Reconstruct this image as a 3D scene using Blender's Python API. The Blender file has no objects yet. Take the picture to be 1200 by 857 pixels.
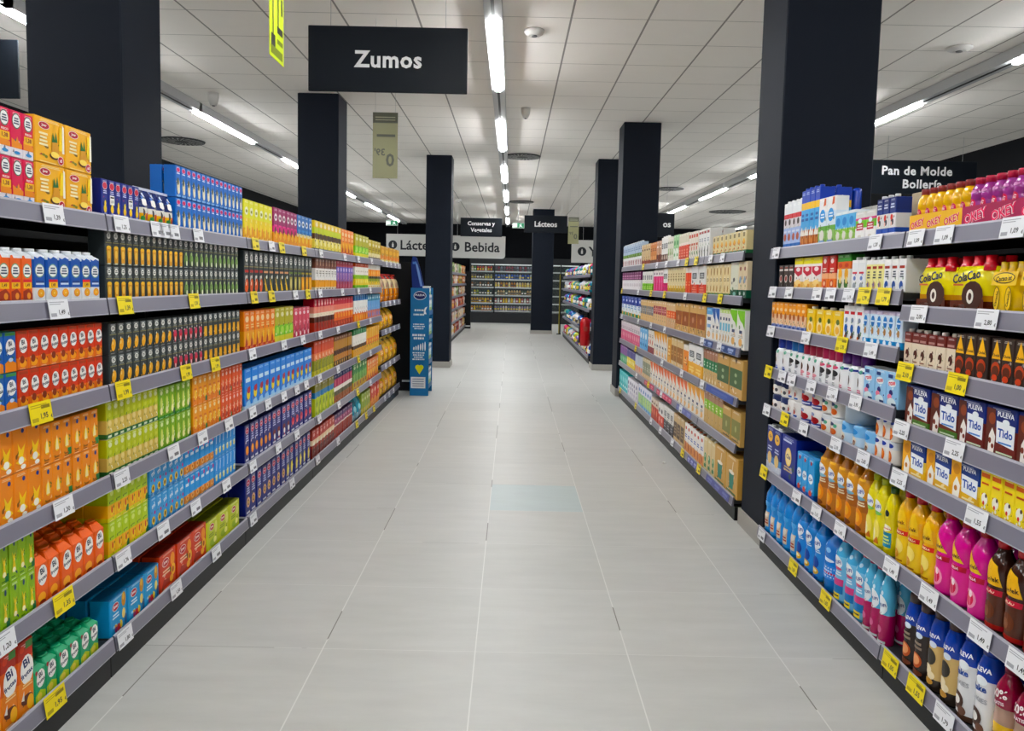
import bpy, math, random, colorsys
from mathutils import Matrix, Vector
random.seed(7)
SC = bpy.context.scene
COL = SC.collection
R = math.radians

# ------------------------------------------------------------------ materials
def s2l(c):
    return c / 12.92 if c <= .04045 else ((c + .055) / 1.055) ** 2.4
def rgb(h):
    return tuple(s2l(int(h[i:i + 2], 16) / 255) for i in (0, 2, 4)) + (1,)
MATS = {}
def M(h, rough=.42, metal=0, name=None, coat=0):
    key = (h, rough, metal, coat)
    if key in MATS: return MATS[key]
    m = bpy.data.materials.new(name or ('print_' + h + ('' if rough == .42 else '_%d' % (rough * 100))))
    m.use_nodes = True
    b = m.node_tree.nodes['Principled BSDF']
    c = rgb(h); hh, ss, vv = colorsys.rgb_to_hsv(*c[:3])
    b.inputs['Base Color'].default_value = colorsys.hsv_to_rgb(hh, min(1, ss * (1.12 if ss > .3 else 1)), vv) + (1,)
    b.inputs['Roughness'].default_value = rough; b.inputs['Specular IOR Level'].default_value = .32 if rough > .35 else .5
    b.inputs['Metallic'].default_value = metal
    if coat: b.inputs['Coat Weight'].default_value = coat
    MATS[key] = m
    return m
def noisy(name, h, rough, scale, amt, stretch=(1, 1, 1), metal=0, bump=0, spec=.5):
    m = bpy.data.materials.new(name); m.use_nodes = True
    nt = m.node_tree; b = nt.nodes['Principled BSDF']
    tc = nt.nodes.new('ShaderNodeNewGeometry'); mp = nt.nodes.new('ShaderNodeMapping'); nz = nt.nodes.new('ShaderNodeTexNoise')
    mp.inputs['Scale'].default_value = stretch
    nz.inputs['Scale'].default_value = scale; nz.inputs['Detail'].default_value = 3
    hs = nt.nodes.new('ShaderNodeHueSaturation'); hs.inputs['Color'].default_value = rgb(h)
    mr = nt.nodes.new('ShaderNodeMapRange'); mr.inputs['To Min'].default_value = 1 - amt; mr.inputs['To Max'].default_value = 1 + amt
    L = nt.links.new
    L(tc.outputs['Position'], mp.inputs['Vector']); L(mp.outputs[0], nz.inputs['Vector']); L(nz.outputs['Fac'], mr.inputs['Value'])
    L(mr.outputs[0], hs.inputs['Value']); L(hs.outputs[0], b.inputs['Base Color'])
    b.inputs['Roughness'].default_value = rough; b.inputs['Metallic'].default_value = metal; b.inputs['Specular IOR Level'].default_value = spec
    if bump:
        bp = nt.nodes.new('ShaderNodeBump'); bp.inputs['Strength'].default_value = bump
        L(nz.outputs['Fac'], bp.inputs['Height']); L(bp.outputs[0], b.inputs['Normal'])
    return m
def emit(name, h, strength):
    m = bpy.data.materials.new(name); m.use_nodes = True
    b = m.node_tree.nodes['Principled BSDF']
    b.inputs['Base Color'].default_value = rgb(h)
    b.inputs['Emission Color'].default_value = rgb(h); b.inputs['Emission Strength'].default_value = strength
    return m
def clear(name, h, rough, alpha):
    m = bpy.data.materials.new(name); m.use_nodes = True
    nt = m.node_tree; b = nt.nodes['Principled BSDF']
    b.inputs['Base Color'].default_value = rgb(h); b.inputs['Roughness'].default_value = rough
    b.inputs['Alpha'].default_value = alpha
    return m

# ------------------------------------------------------------------ text outlines
TXT = {}
def text_geo(s, bold=.025):
    key = (s, bold)
    if key in TXT: return TXT[key]
    cu = bpy.data.curves.new('lettering_outline', 'FONT')
    cu.body = s; cu.align_x = 'CENTER'; cu.resolution_u = 2; cu.offset = bold; cu.space_line = .95; cu.space_character = 1.08 if bold == .03 and s in ('Zumos', 'Pan de Molde', 'Bollería') else 1
    o = bpy.data.objects.new('lettering_outline', cu); COL.objects.link(o)
    dg = bpy.context.evaluated_depsgraph_get()
    me = o.evaluated_get(dg).to_mesh()
    vs = [(v.co.x, v.co.y) for v in me.vertices]; fs = [tuple(p.vertices) for p in me.polygons]
    up = [me.polygons[i].normal.z > 0 for i in range(len(fs))]
    fs = [f if u else f[::-1] for f, u in zip(fs, up)]
    o.evaluated_get(dg).to_mesh_clear(); bpy.data.objects.remove(o); bpy.data.curves.remove(cu)
    x0 = min(v[0] for v in vs); x1 = max(v[0] for v in vs); y0 = min(v[1] for v in vs); y1 = max(v[1] for v in vs)
    vs = [((x - (x0 + x1) / 2) / (y1 - y0), (y - (y0 + y1) / 2) / (y1 - y0)) for x, y in vs]
    TXT[key] = (vs, fs, (x1 - x0) / (y1 - y0))
    return TXT[key]

# ------------------------------------------------------------------ mesh builder
EPS = .00011
class MB:
    def __init__(s): s.v = []; s.f = []; s.m = []; s.s = []
    def face(s, idx, m, smooth=False): s.f.append(tuple(idx)); s.m.append(m); s.s.append(smooth)
    def add(s, pts): n = len(s.v); s.v.extend(pts); return n
    def box(s, x0, x1, y0, y1, z0, z1, m, c=0):
        if c:
            s.loft([(z0, (x1 - x0) / 2 - c, (y1 - y0) / 2 - c, m), (z0 + c, (x1 - x0) / 2, (y1 - y0) / 2, m),
                    (z1 - c, (x1 - x0) / 2, (y1 - y0) / 2, m), (z1, (x1 - x0) / 2 - c, (y1 - y0) / 2 - c, m)], (x0 + x1) / 2, (y0 + y1) / 2, cham=c)
            return
        n = s.add([(x, y, z) for z in (z0, z1) for y in (y0, y1) for x in (x0, x1)])
        for q in ((0, 2, 3, 1), (4, 5, 7, 6), (0, 1, 5, 4), (2, 6, 7, 3), (0, 4, 6, 2), (1, 3, 7, 5)): s.face([n + i for i in q], m)
    def loft(s, rings, cx=0, cy=0, n=16, cham=None, smooth=None, caps=True):
        """stacked cross-sections (z, half width, half depth, material of the band above)"""
        st = []
        for r in rings:
            z, rx, ry = r[:3]; ox = r[4] if len(r) > 4 else 0; oy = r[5] if len(r) > 5 else 0
            if cham is not None:
                c = min(cham, rx * .9, ry * .9)
                p = [(-rx + c, -ry), (rx - c, -ry), (rx, -ry + c), (rx, ry - c), (rx - c, ry), (-rx + c, ry), (-rx, ry - c), (-rx, -ry + c)]
            else:
                p = [(rx * math.sin(2 * math.pi * i / n), -ry * math.cos(2 * math.pi * i / n)) for i in range(n)]
            st.append(s.add([(cx + ox + a, cy + oy + b, z) for a, b in p]))
        k = 8 if cham is not None else n
        sm = (cham is None) if smooth is None else smooth
        for i in range(len(rings) - 1):
            for j in range(k):
                a, b = st[i] + j, st[i] + (j + 1) % k; c, d = st[i + 1] + (j + 1) % k, st[i + 1] + j
                s.face((a, b, c, d), rings[i][3], sm)
        if caps:
            s.face([st[0] + j for j in reversed(range(k))], rings[0][3])
            s.face([st[-1] + j for j in range(k)], rings[-1][3])
    def poly(s, pts2, m, surf, layer=1):
        n = s.add([surf(x, z, layer) for x, z in pts2]); s.face(range(n, n + len(pts2)), m)
    def wrap(s, pts2, m, surf, layer, step):
        """a flat outline laid over a curved side: cut into cells so that it follows the curve"""
        def cut(P, k, lim, keep_less):
            out = []
            for i in range(len(P)):
                a, b = P[i], P[(i + 1) % len(P)]
                ia = (a[k] <= lim) == keep_less or a[k] == lim; ib = (b[k] <= lim) == keep_less or b[k] == lim
                if ia: out.append(a)
                if ia != ib:
                    t = (lim - a[k]) / (b[k] - a[k]); out.append((a[0] + (b[0] - a[0]) * t, a[1] + (b[1] - a[1]) * t))
            return out
        x0 = min(p[0] for p in pts2); x1 = max(p[0] for p in pts2)
        nx = max(1, math.ceil((x1 - x0) / step))
        for i in range(nx):
            a, b = x0 + (x1 - x0) * i / nx, x0 + (x1 - x0) * (i + 1) / nx
            Q = cut(cut(pts2, 0, a, False), 0, b, True)
            if len(Q) < 3: continue
            z0 = min(p[1] for p in Q); z1 = max(p[1] for p in Q); nz = max(1, math.ceil((z1 - z0) / (step * 1.6)))
            for j in range(nz):
                c, d = z0 + (z1 - z0) * j / nz, z0 + (z1 - z0) * (j + 1) / nz
                T = cut(cut(Q, 1, c, False), 1, d, True)
                if len(T) >= 3: s.poly(T, m, surf, layer)
    def ell(s, cx, cz, rx, rz, m, surf, layer=1, rot=0, n=14, step=0):
        c_, s_ = math.cos(rot), math.sin(rot)
        P = []
        for i in range(n):
            a, b = rx * math.cos(2 * math.pi * i / n), rz * math.sin(2 * math.pi * i / n)
            P.append((cx + a * c_ - b * s_, cz + a * s_ + b * c_))
        if step: return s.wrap(P, m, surf, layer, step)
        k = s.add([surf(cx, cz, layer)] + [surf(x, z, layer) for x, z in P])
        for i in range(n): s.face((k, k + 1 + i, k + 1 + (i + 1) % n), m)
    def rect(s, x0, x1, z0, z1, m, surf, layer=1, nx=1):
        for i in range(nx):
            a = x0 + (x1 - x0) * i / nx; b = x0 + (x1 - x0) * (i + 1) / nx
            s.poly([(a, z0), (b, z0), (b, z1), (a, z1)], m, surf, layer)
    def text(s, t, cx, cz, h, m, surf, layer=1, maxw=None, rot=0, bold=.025, shear=0, mirror=False):
        vs, fs, asp = text_geo(t, bold)
        if maxw and asp * h > maxw: h = maxw / asp
        c_, s_ = math.cos(rot), math.sin(rot)
        P = []
        for x, y in vs:
            x = (x + shear * y) * h * (-1 if mirror else 1); y *= h
            P.append(surf(cx + x * c_ - y * s_, cz + x * s_ + y * c_, layer))
        n = s.add(P)
        for f in fs: s.face([n + i for i in (f[::-1] if mirror else f)], m)
    def mesh(s, name):
        me = bpy.data.meshes.new(name)
        me.from_pydata([tuple(p) for p in s.v], [], s.f)
        slots = []; ix = []
        for m in s.m:
            if m not in slots: slots.append(m)
            ix.append(slots.index(m))
        for m in slots: me.materials.append(m)
        me.polygons.foreach_set('material_index', ix)
        me.polygons.foreach_set('use_smooth', s.s)
        me.update()
        return me
def flat(y=0):
    return lambda x, z, l: (x, y - EPS * l, z)

# ------------------------------------------------------------------ scene helpers
def tag(o, label, cat, group=None, kind=None):
    o['label'] = label; o['category'] = cat
    if group: o['group'] = group
    if kind: o['kind'] = kind
    return o
def obj(name, mb, parent=None, loc=(0, 0, 0), rz=0):
    o = bpy.data.objects.new(name, mb.mesh(name) if isinstance(mb, MB) else mb)
    COL.objects.link(o); o.location = loc; o.rotation_euler = (0, 0, rz)
    if parent: o.parent = parent
    return o
def empty(name, loc=(0, 0, 0), rz=0):
    o = bpy.data.objects.new(name, None); COL.objects.link(o); o.location = loc; o.rotation_euler = (0, 0, rz)
    o.empty_display_size = .1
    return o
ORD = ['', 'first', 'second', 'third', 'fourth', 'fifth', 'sixth', 'seventh', 'eighth', 'ninth', 'tenth', 'eleventh', 'twelfth', 'thirteenth',
       'fourteenth', 'fifteenth', 'sixteenth', 'seventeenth', 'eighteenth', 'nineteenth', 'twentieth', 'twenty-first', 'twenty-second', 'twenty-third', 'twenty-fourth']

# ------------------------------------------------------------------ product printing
def art(mb, decals, w, h, surf, nx=1):
    l = 1
    for d in decals:
        k = d[0]
        if k == 'e': mb.ell((d[1] - .5) * w, d[2] * h, d[3] * w, d[4] * h, M(d[5]), surf, l, R(d[6]) if len(d) > 6 else 0, step=w * .12 if nx > 1 else 0)
        elif k == 'r' and nx > 1: mb.wrap([((d[i] - .5) * w, d[j] * h) for i, j in ((1, 2), (3, 2), (3, 4), (1, 4))], M(d[5]), surf, l, w * .12)
        elif k == 'r': mb.rect((d[1] - .5) * w, (d[3] - .5) * w, d[2] * h, d[4] * h, M(d[5]), surf, l, nx)
        elif k == 'p' and nx > 1: mb.wrap([((u - .5) * w, v * h) for u, v in d[1]], M(d[2]), surf, l, w * .12)
        elif k == 'p': mb.poly([((u - .5) * w, v * h) for u, v in d[1]], M(d[2]), surf, l)
        elif k == 't': mb.text(d[1], (d[2] - .5) * w, d[3] * h, d[4] * h, M(d[5]), surf, l, maxw=w * (d[6] if len(d) > 6 else .86), rot=R(d[7]) if len(d) > 7 else 0, bold=.03)
        elif k == 'lines':   # small print: n thin dashes from v0 up to v1
            _, n, u0, u1, v0, v1, c = d
            for i in range(n):
                v = v0 + (v1 - v0) * (i + .5) / n; q = (v1 - v0) / n * .28
                e = .12 * ((i * 7) % 3) * (u1 - u0)
                mb.rect((u0 - .5) * w + e * w * .5, (u1 - .5) * w - e * w * .5, (v - q) * h, (v + q) * h, M(c), surf, l, nx)
        l += 1

def mixc(a, b, t): return ''.join('%02x' % round(int(a[i:i + 2], 16) * (1 - t) + int(b[i:i + 2], 16) * t) for i in (0, 2, 4))
def small_print(k, spec):
    """the busy minor printing every pack carries: slogans, drops, leaves, a foot line"""
    q = random.Random(k + spec['desc']); bands = spec['bands']
    def at(v):
        for v1, c in bands:
            if v <= v1: return c
        return bands[-1][1]
    acc = [d[5] for d in spec['art'] if d[0] in 'e'] or [bands[0][1]]
    out = []
    for i in range(spec.get('busy', 7)):
        u, v = q.uniform(.14, .86), q.uniform(.07, .56); s = q.uniform(.04, .1)
        c = q.choice([mixc(at(v), 'ffffff', .55), mixc(at(v), '000000', .45), q.choice(acc), mixc(at(v), '2f5a1e', .6)])
        if q.random() < .6: out.append(('e', u, v, s, s * q.uniform(.35, .7), c, q.uniform(-40, 40)))
        else: out.append(('p', [(u - s, v - s * .3), (u + s, v - s * .15), (u + s * .4, v + s * .6)], c))
    out.append(('lines', 1, .14, .7, .015, .045, mixc(at(.03), 'ffffff', .6)))
    out.append(('lines', 2, .16, .84, .91, .965, mixc(at(.94), 'ffffff', .6)))
    return out
class Prod:
    """a thing's mesh or Empty plus its parts: (name, mesh, (x,y,z), [sub-parts])"""
    def __init__(s, name, cat, desc, root=None, parts=()): s.name, s.cat, s.desc, s.root, s.parts = name, cat, desc, root, list(parts)
    def put(s, loc, rz, label, group):
        o = bpy.data.objects.new(s.name, s.root); COL.objects.link(o)
        o.location = loc; o.rotation_euler = (0, 0, rz)
        tag(o, label, s.cat, group)
        for n, me, l in s.parts:
            c = bpy.data.objects.new(n, me); COL.objects.link(c); c.parent = o; c.location = l
        return o

def cap_mesh(r, hh, c, name='cap', n=12):
    b = MB(); m = M(c, .3)
    b.loft([(0, r, r, m), (hh * .85, r, r, m), (hh, r * .88, r * .88, m)], n=n)
    return b.mesh(name)
def carton_mb(w, h, d, bands, decals, top=None):
    """brick carton: printed bands run round all four sides, art on the front; the folded top seam stands at the back"""
    b = MB(); rings = []; v0 = 0; c = min(.003, w * .05)
    mats = []
    for v1, col in bands: mats.append((v0, v1, M(col))); v0 = v1
    rings.append((0, w / 2 - c * .6, d / 2 - c * .6, mats[0][2]))
    rings.append((c * .6, w / 2, d / 2, mats[0][2]))
    for a, e, m in mats[1:]: rings.append((a * h, w / 2, d / 2, m))
    tm = M(top) if top else mats[-1][2]
    rings.append((h - c * .6, w / 2, d / 2, tm)); rings.append((h, w / 2 - c * .6, d / 2 - c * .6, tm))
    b.loft(rings, 0, d / 2, cham=c)
    b.box(-w * .48, w * .48, d * .48, d * .52, h - .0005, h + .0012, tm)
    art(b, decals, w - 2 * c, h, flat())
    return b

def f_carton(k, w, h, spec):
    d = spec.get('d', .075); b = carton_mb(w, h, d, spec['bands'], small_print(k, spec) + spec['art'], spec.get('top'))
    parts = []
    if 'cap' in spec: parts = [('cap', cap_mesh(min(.014, w * .22), .012, spec['cap']), (0, d * .28, h))]
    return Prod(spec['name'], spec.get('cat', 'carton'), spec['desc'], b.mesh(spec['name']), parts)
def f_multi(k, w, h, spec):
    """several small bricks side by side in one sealed pack"""
    n = spec.get('cols', 3); d = spec.get('d', .09); e = w / n
    me = carton_mb(e * .985, h, d, spec['bands'], small_print(k, spec) + spec['art'], spec.get('top')).mesh('juice_brick')
    parts = [('juice_brick', me, ((i - (n - 1) / 2) * e, 0, 0)) for i in range(n)]
    f = MB(); m = M(spec.get('strip', 'd8dccf'), .25)
    f.box(-w * .5, w * .5, -.0008, d, h - .0002, h + .0008, m if 'strip' in spec else M(spec['bands'][-1][1]))
    if spec.get('badge'):
        g = MB(); g.rect(w * .36, w * .49, h * .06, h * .24, M(spec['badge']), flat(-.0008), 2); parts.append(('pack_badge', g.mesh('pack_badge'), (0, 0, 0)))
    parts.append(('pack_wrap', f.mesh('pack_wrap'), (0, 0, 0)))
    return Prod(spec['name'], 'multipack', spec['desc'], None, parts)
def f_gable(k, w, h, spec):
    """carton bottle: square body drawn in to a slanted shoulder and a wide screw cap"""
    d = spec.get('d', .06); b = MB(); c = .004
    mats = []; v0 = 0
    for v1, col in spec['bands']: mats.append((v0, v1, M(col))); v0 = v1
    s = spec.get('shoulder', .80)
    rings = [(0, w / 2 - c * .5, d / 2 - c * .5, mats[0][2]), (c * .6, w / 2, d / 2, mats[0][2])]
    for a, e, m in mats[1:]:
        if a < s: rings.append((a * h, w / 2, d / 2, m))
    tm = mats[-1][2]
    rings += [(s * h, w / 2, d / 2, tm), (h * .93, w * .36, d * .3, tm, 0, d * .1), (h * .945, w * .35, d * .29, tm, 0, d * .1)]
    b.loft(rings, 0, d / 2, cham=c)
    art(b, spec['art'], w - 2 * c, h, flat())
    me = b.mesh(spec['name'])
    cm = MB(); m = M(spec.get('cap', 'f1f2f2'), .3); cm.loft([(0, w * .33, d * .27, m), (h * .055, w * .33, d * .27, m), (h * .06, w * .3, d * .24, m)], n=12)
    return Prod(spec['name'], spec.get('cat', 'carton'), spec['desc'], me, [('cap', cm.mesh('cap'), (0, d * .6, h * .94))])

PROF = {   # height, radius (fractions); the last pair is where the cap sits
    'tall': [(0, .9), (.02, 1), (.34, 1), (.42, .9), (.47, .88), (.56, .98), (.66, 1), (.75, .9), (.83, .66), (.89, .46), (.91, .44)],
    'round': [(0, .9), (.02, .99), (.42, .99), (.44, .95), (.52, .95), (.56, 1), (.68, .98), (.76, .86), (.83, .62), (.87, .46), (.9, .44)],
    'shake': [(0, .9), (.03, 1), (.2, 1), (.5, .98), (.66, .97), (.76, .9), (.83, .76), (.87, .66), (.89, .62)],
    'ribbed': [(0, .9), (.03, 1), (.12, 1), (.14, .93), (.17, .93), (.19, 1), (.3, 1), (.32, .94), (.35, .94), (.37, 1), (.5, 1), (.52, .94), (.55, .94), (.57, 1), (.68, 1), (.78, .86), (.84, .62), (.87, .56)],
    'cream': [(0, .93), (.02, 1), (.5, 1), (.6, .98), (.66, .88), (.7, .72), (.71, .70)],
    'can': [(0, .86), (.04, 1), (.93, 1), (.98, .9), (1, .9)],
}
def f_bottle(k, w, h, spec):
    prof = PROF[spec['prof']]; rx = w / 2 * .97; ry = spec.get('d', w) / 2 * .97
    bands = spec['bands']; rough = spec.get('rough', .13)
    def mat_at(v):
        for v1, c in bands:
            if v < v1 - 1e-6: return M(c, rough)
        return M(bands[-1][1], rough)
    vs = sorted(set([p[0] for p in prof] + [v for v, _ in bands if v < prof[-1][0]]))
    def rad(v):
        for (a, ra), (b_, rb) in zip(prof, prof[1:]):
            if v <= b_: return ra + (rb - ra) * (v - a) / max(b_ - a, 1e-6)
        return prof[-1][1]
    b = MB()
    b.loft([(v * h, rx * rad(v), ry * rad(v), mat_at(v)) for v in vs], 0, ry, n=18)
    def surf(x, z, l):
        r = rad(max(0, min(prof[-1][0], z / h))); t = max(-1.5, min(1.5, x / (rx * r)))
        e = .0006 + EPS * l
        return ((rx * r + e) * math.sin(t), ry - (ry * r + e) * math.cos(t), z)
    parts = []
    if 'label' in spec:
        v0, v1, lb = spec['label']; lm = MB()
        zs = [v0] + [p[0] for p in prof if v0 < p[0] < v1] + [v1]
        lv = sorted(set(zs + [v0 + (v1 - v0) * q for q, _ in lb[:-1]]))
        def lmat(v):
            for q, c in lb:
                if v < v0 + (v1 - v0) * q - 1e-6: return M(c, .3)
            return M(lb[-1][1], .3)
        lm.loft([(v * h, rx * rad(v) + .0003, ry * rad(v) + .0003, lmat(v)) for v in lv], 0, ry, n=18, caps=False)
        base = surf
        def surf2(x, z, l): return base(x, z, l + 5)
        art(lm, spec['art'], w, h, surf2, 6)
        parts.append(('label_sleeve', lm.mesh('label_sleeve'), (0, 0, 0)))
    else:
        art(b, spec['art'], w, h, surf, 6)
    if 'cap' in spec:
        cm = MB(); m = M(spec['cap'], .3); cv = prof[-1][0]; cr = prof[-1][1] * 1.06
        cm.loft([(0, rx * cr, ry * cr, m), (h * (1 - cv) * .9, rx * cr, ry * cr, m), (h * (1 - cv), rx * cr * .9, ry * cr * .9, m)], n=14)
        parts.append(('cap', cm.mesh('cap'), (0, ry, h * cv)))
    if spec['prof'] == 'can':
        cm = MB(); m = M('c9ccd0', .28, 1); cm.loft([(0, rx * .9, ry * .9, m), (h * .012, rx * .9, ry * .9, m), (h * .012, rx * .84, ry * .84, m), (h * .002, rx * .83, ry * .83, m)], n=16)
        parts.append(('lid', cm.mesh('lid'), (0, ry, h * .995)))
    return Prod(spec['name'], spec.get('cat', 'bottle'), spec['desc'], b.mesh(spec['name']), parts)
def f_pouch(k, w, h, spec):
    """soft plastic bag: full belly, flat crimped seal on top"""
    d = spec.get('d', .09); b = MB(); bands = spec['bands']
    def mat_at(v):
        for v1, c in bands:
            if v < v1 - 1e-6: return M(c, .22)
        return M(bands[-1][1], .22)
    prof = [(0, .86, .6), (.06, .96, .9), (.25, .99, 1), (.5, 1, .95), (.72, .98, .72), (.86, .97, .3), (.92, .98, .06), (1, .98, .05)]
    vs = sorted(set([p[0] for p in prof] + [v for v, _ in bands if v < 1]))
    def at(v, i):
        for a, e in zip(prof, prof[1:]):
            if v <= e[0]: return a[i] + (e[i] - a[i]) * (v - a[0]) / (e[0] - a[0])
        return prof[-1][i]
    b.loft([(v * h, w / 2 * at(v, 1), d / 2 * at(v, 2), mat_at(v)) for v in vs], 0, d / 2, cham=min(.022, w * .25), smooth=True)
    def surf(x, z, l):
        v = max(0, min(1, z / h)); q = abs(x) / (w / 2 * at(v, 1)); ry = d / 2 * at(v, 2); c = min(.022, w * .25) / (w / 2)
        y = d / 2 - ry
        if q > 1 - c: y += min(.022, ry * .9) * (q - 1 + c) / c
        return (x, y - .0006 - EPS * l, z)
    art(b, spec['art'], w, h, surf, 6)
    seal = MB(); seal.box(-w * .49, w * .49, d * .47, d * .53, h * .93, h * 1.0, M(spec.get('seal', bands[-1][1]), .22))
    return Prod(spec['name'], spec.get('cat', 'pouch'), spec['desc'], b.mesh(spec['name']), [('seal', seal.mesh('seal'), (0, 0, .001))])
def f_film(k, w, h, spec):
    """bottles shrink-wrapped together: the printed film drops between their red caps"""
    d = spec.get('d', .13); cols, rows = spec.get('cols', 3), spec.get('rows', 2)
    b = MB(); bands = spec['bands']; rings = []
    def mat_at(v):
        for v1, c in bands:
            if v < v1 - 1e-6: return M(c, .18)
        return M(bands[-1][1], .18)
    prof = [(0, .96), (.04, 1), (.55, 1), (.7, .97), (.82, .88)]
    vs = sorted(set([p[0] for p in prof] + [v for v, _ in bands if v < .82]))
    def at(v):
        for a, e in zip(prof, prof[1:]):
            if v <= e[0]: return a[1] + (e[1] - a[1]) * (v - a[0]) / (e[0] - a[0])
        return prof[-1][1]
    b.loft([(v * h, w / 2 * at(v), d / 2 * at(v), mat_at(v)) for v in vs], 0, d / 2, cham=.03, smooth=True)
    art(b, spec['art'], w * .94, h, lambda x, z, l: (x, d / 2 - d / 2 * at(max(0, min(.82, z / h))) - .0004 - EPS * l, z))
    parts = [('printed_film', b.mesh('printed_film'), (0, 0, 0))]
    r = w / cols / 2; m = M(spec['neck'], .2); cm = MB()
    cm.loft([(0, r * .9, r * .9, m), (h * .12, r * .62, r * .62, m), (h * .15, r * .5, r * .5, M(spec['capc'], .3)), (h * .27, r * .5, r * .5, M(spec['capc'], .3))], n=12)
    me = cm.mesh('bottle_neck')
    for i in range(cols):
        for j in range(rows):
            parts.append(('bottle_neck', me, ((i - (cols - 1) / 2) * r * 1.86, d * (.27 + .46 * j / max(1, rows - 1)), h * .74)))
    return Prod(spec['name'], 'multipack', spec['desc'], None, parts)
FACT = {'c': f_carton, 'm': f_multi, 'g': f_gable, 'b': f_bottle, 'p': f_pouch, 'f': f_film}
# ------------------------------------------------------------------ what stands on the shelves
def oval(txt2, u=.5, v=.62, ru=.42, rv=.2, c='f4f2ee', ink='2a2f45'):
    return [('e', u, v, ru, rv, c), ('t', txt2[0], u - .02, v + rv * .42, rv * .62, ink, .5, 12), ('t', txt2[1], u, v - rv * .3, rv * .7, ink, .74, 12)]
BF = ('Bi', 'frutas')
def crest(v=.8, ru=.34, rv=.12, ring='c9ccc4', ink='3c4440'):
    return [('e', .5, v, ru, rv, ring), ('e', .5, v, ru * .84, rv * .84, 'e8e8e2'), ('r', .32, v - rv * .3, .68, v - rv * .08, ink), ('r', .36, v + rv * .15, .64, v + rv * .4, ink)]
def redlogo(u, v, ru, rv, t='Juver'):
    return [('e', u, v, ru, rv, 'f2e4e0'), ('e', u, v, ru * .92, rv * .86, 'b81f33'), ('t', t, u, v, rv * .95, 'f6efe9', ru * 1.5)]
def drop(u, v, ru, rv, c, hi='f9d98a', rot=-12):
    return [('e', u, v, ru, rv, c, rot), ('e', u - ru * .3, v + rv * .3, ru * .3, rv * .3, hi, rot)]
def orange(u, v, ru, rv): return [('e', u, v, ru, rv, 'f08a1c'), ('e', u, v, ru * .78, rv * .78, 'f7b54a'), ('e', u, v, ru * .2, rv * .2, 'f9dc9a')]
LOAD = 'Zumo'
def dark(desc, fr, name='nectar_carton'):
    return dict(f='c', name=name, desc=desc, bands=[(1, '30383a')], top='23292a', d=.06, art=[('r', .04, .62, .96, .645, '8d8a5e')] + crest(.83, .3, .1) + [('lines', 2, .2, .8, .66, .72, '9aa09c')] + fr)
def tall(desc, bands, a, name='fruit_juice_carton', **kw):
    return dict(f='c', name=name, desc=desc, bands=bands, art=a, d=kw.pop('d', .08), **kw)
def navy(desc, fr, name='juice_brik'):
    return dict(f='c', name='long_life_juice_carton', desc=desc, bands=[(.05, 'c8cadb'), (1, '262d74')], top='1d2358', d=.09, art=[('r', .18, .08, .82, .13, 'dcdde8'), ('e', .5, .84, .36, .09, 'e6d4d8'), ('e', .5, .84, .32, .075, 'c63a55'), ('t', 'Juver', .5, .84, .05, 'f4eef0', .5), ('lines', 3, .2, .8, .56, .74, 'c3c8e6')] + fr)
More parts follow.
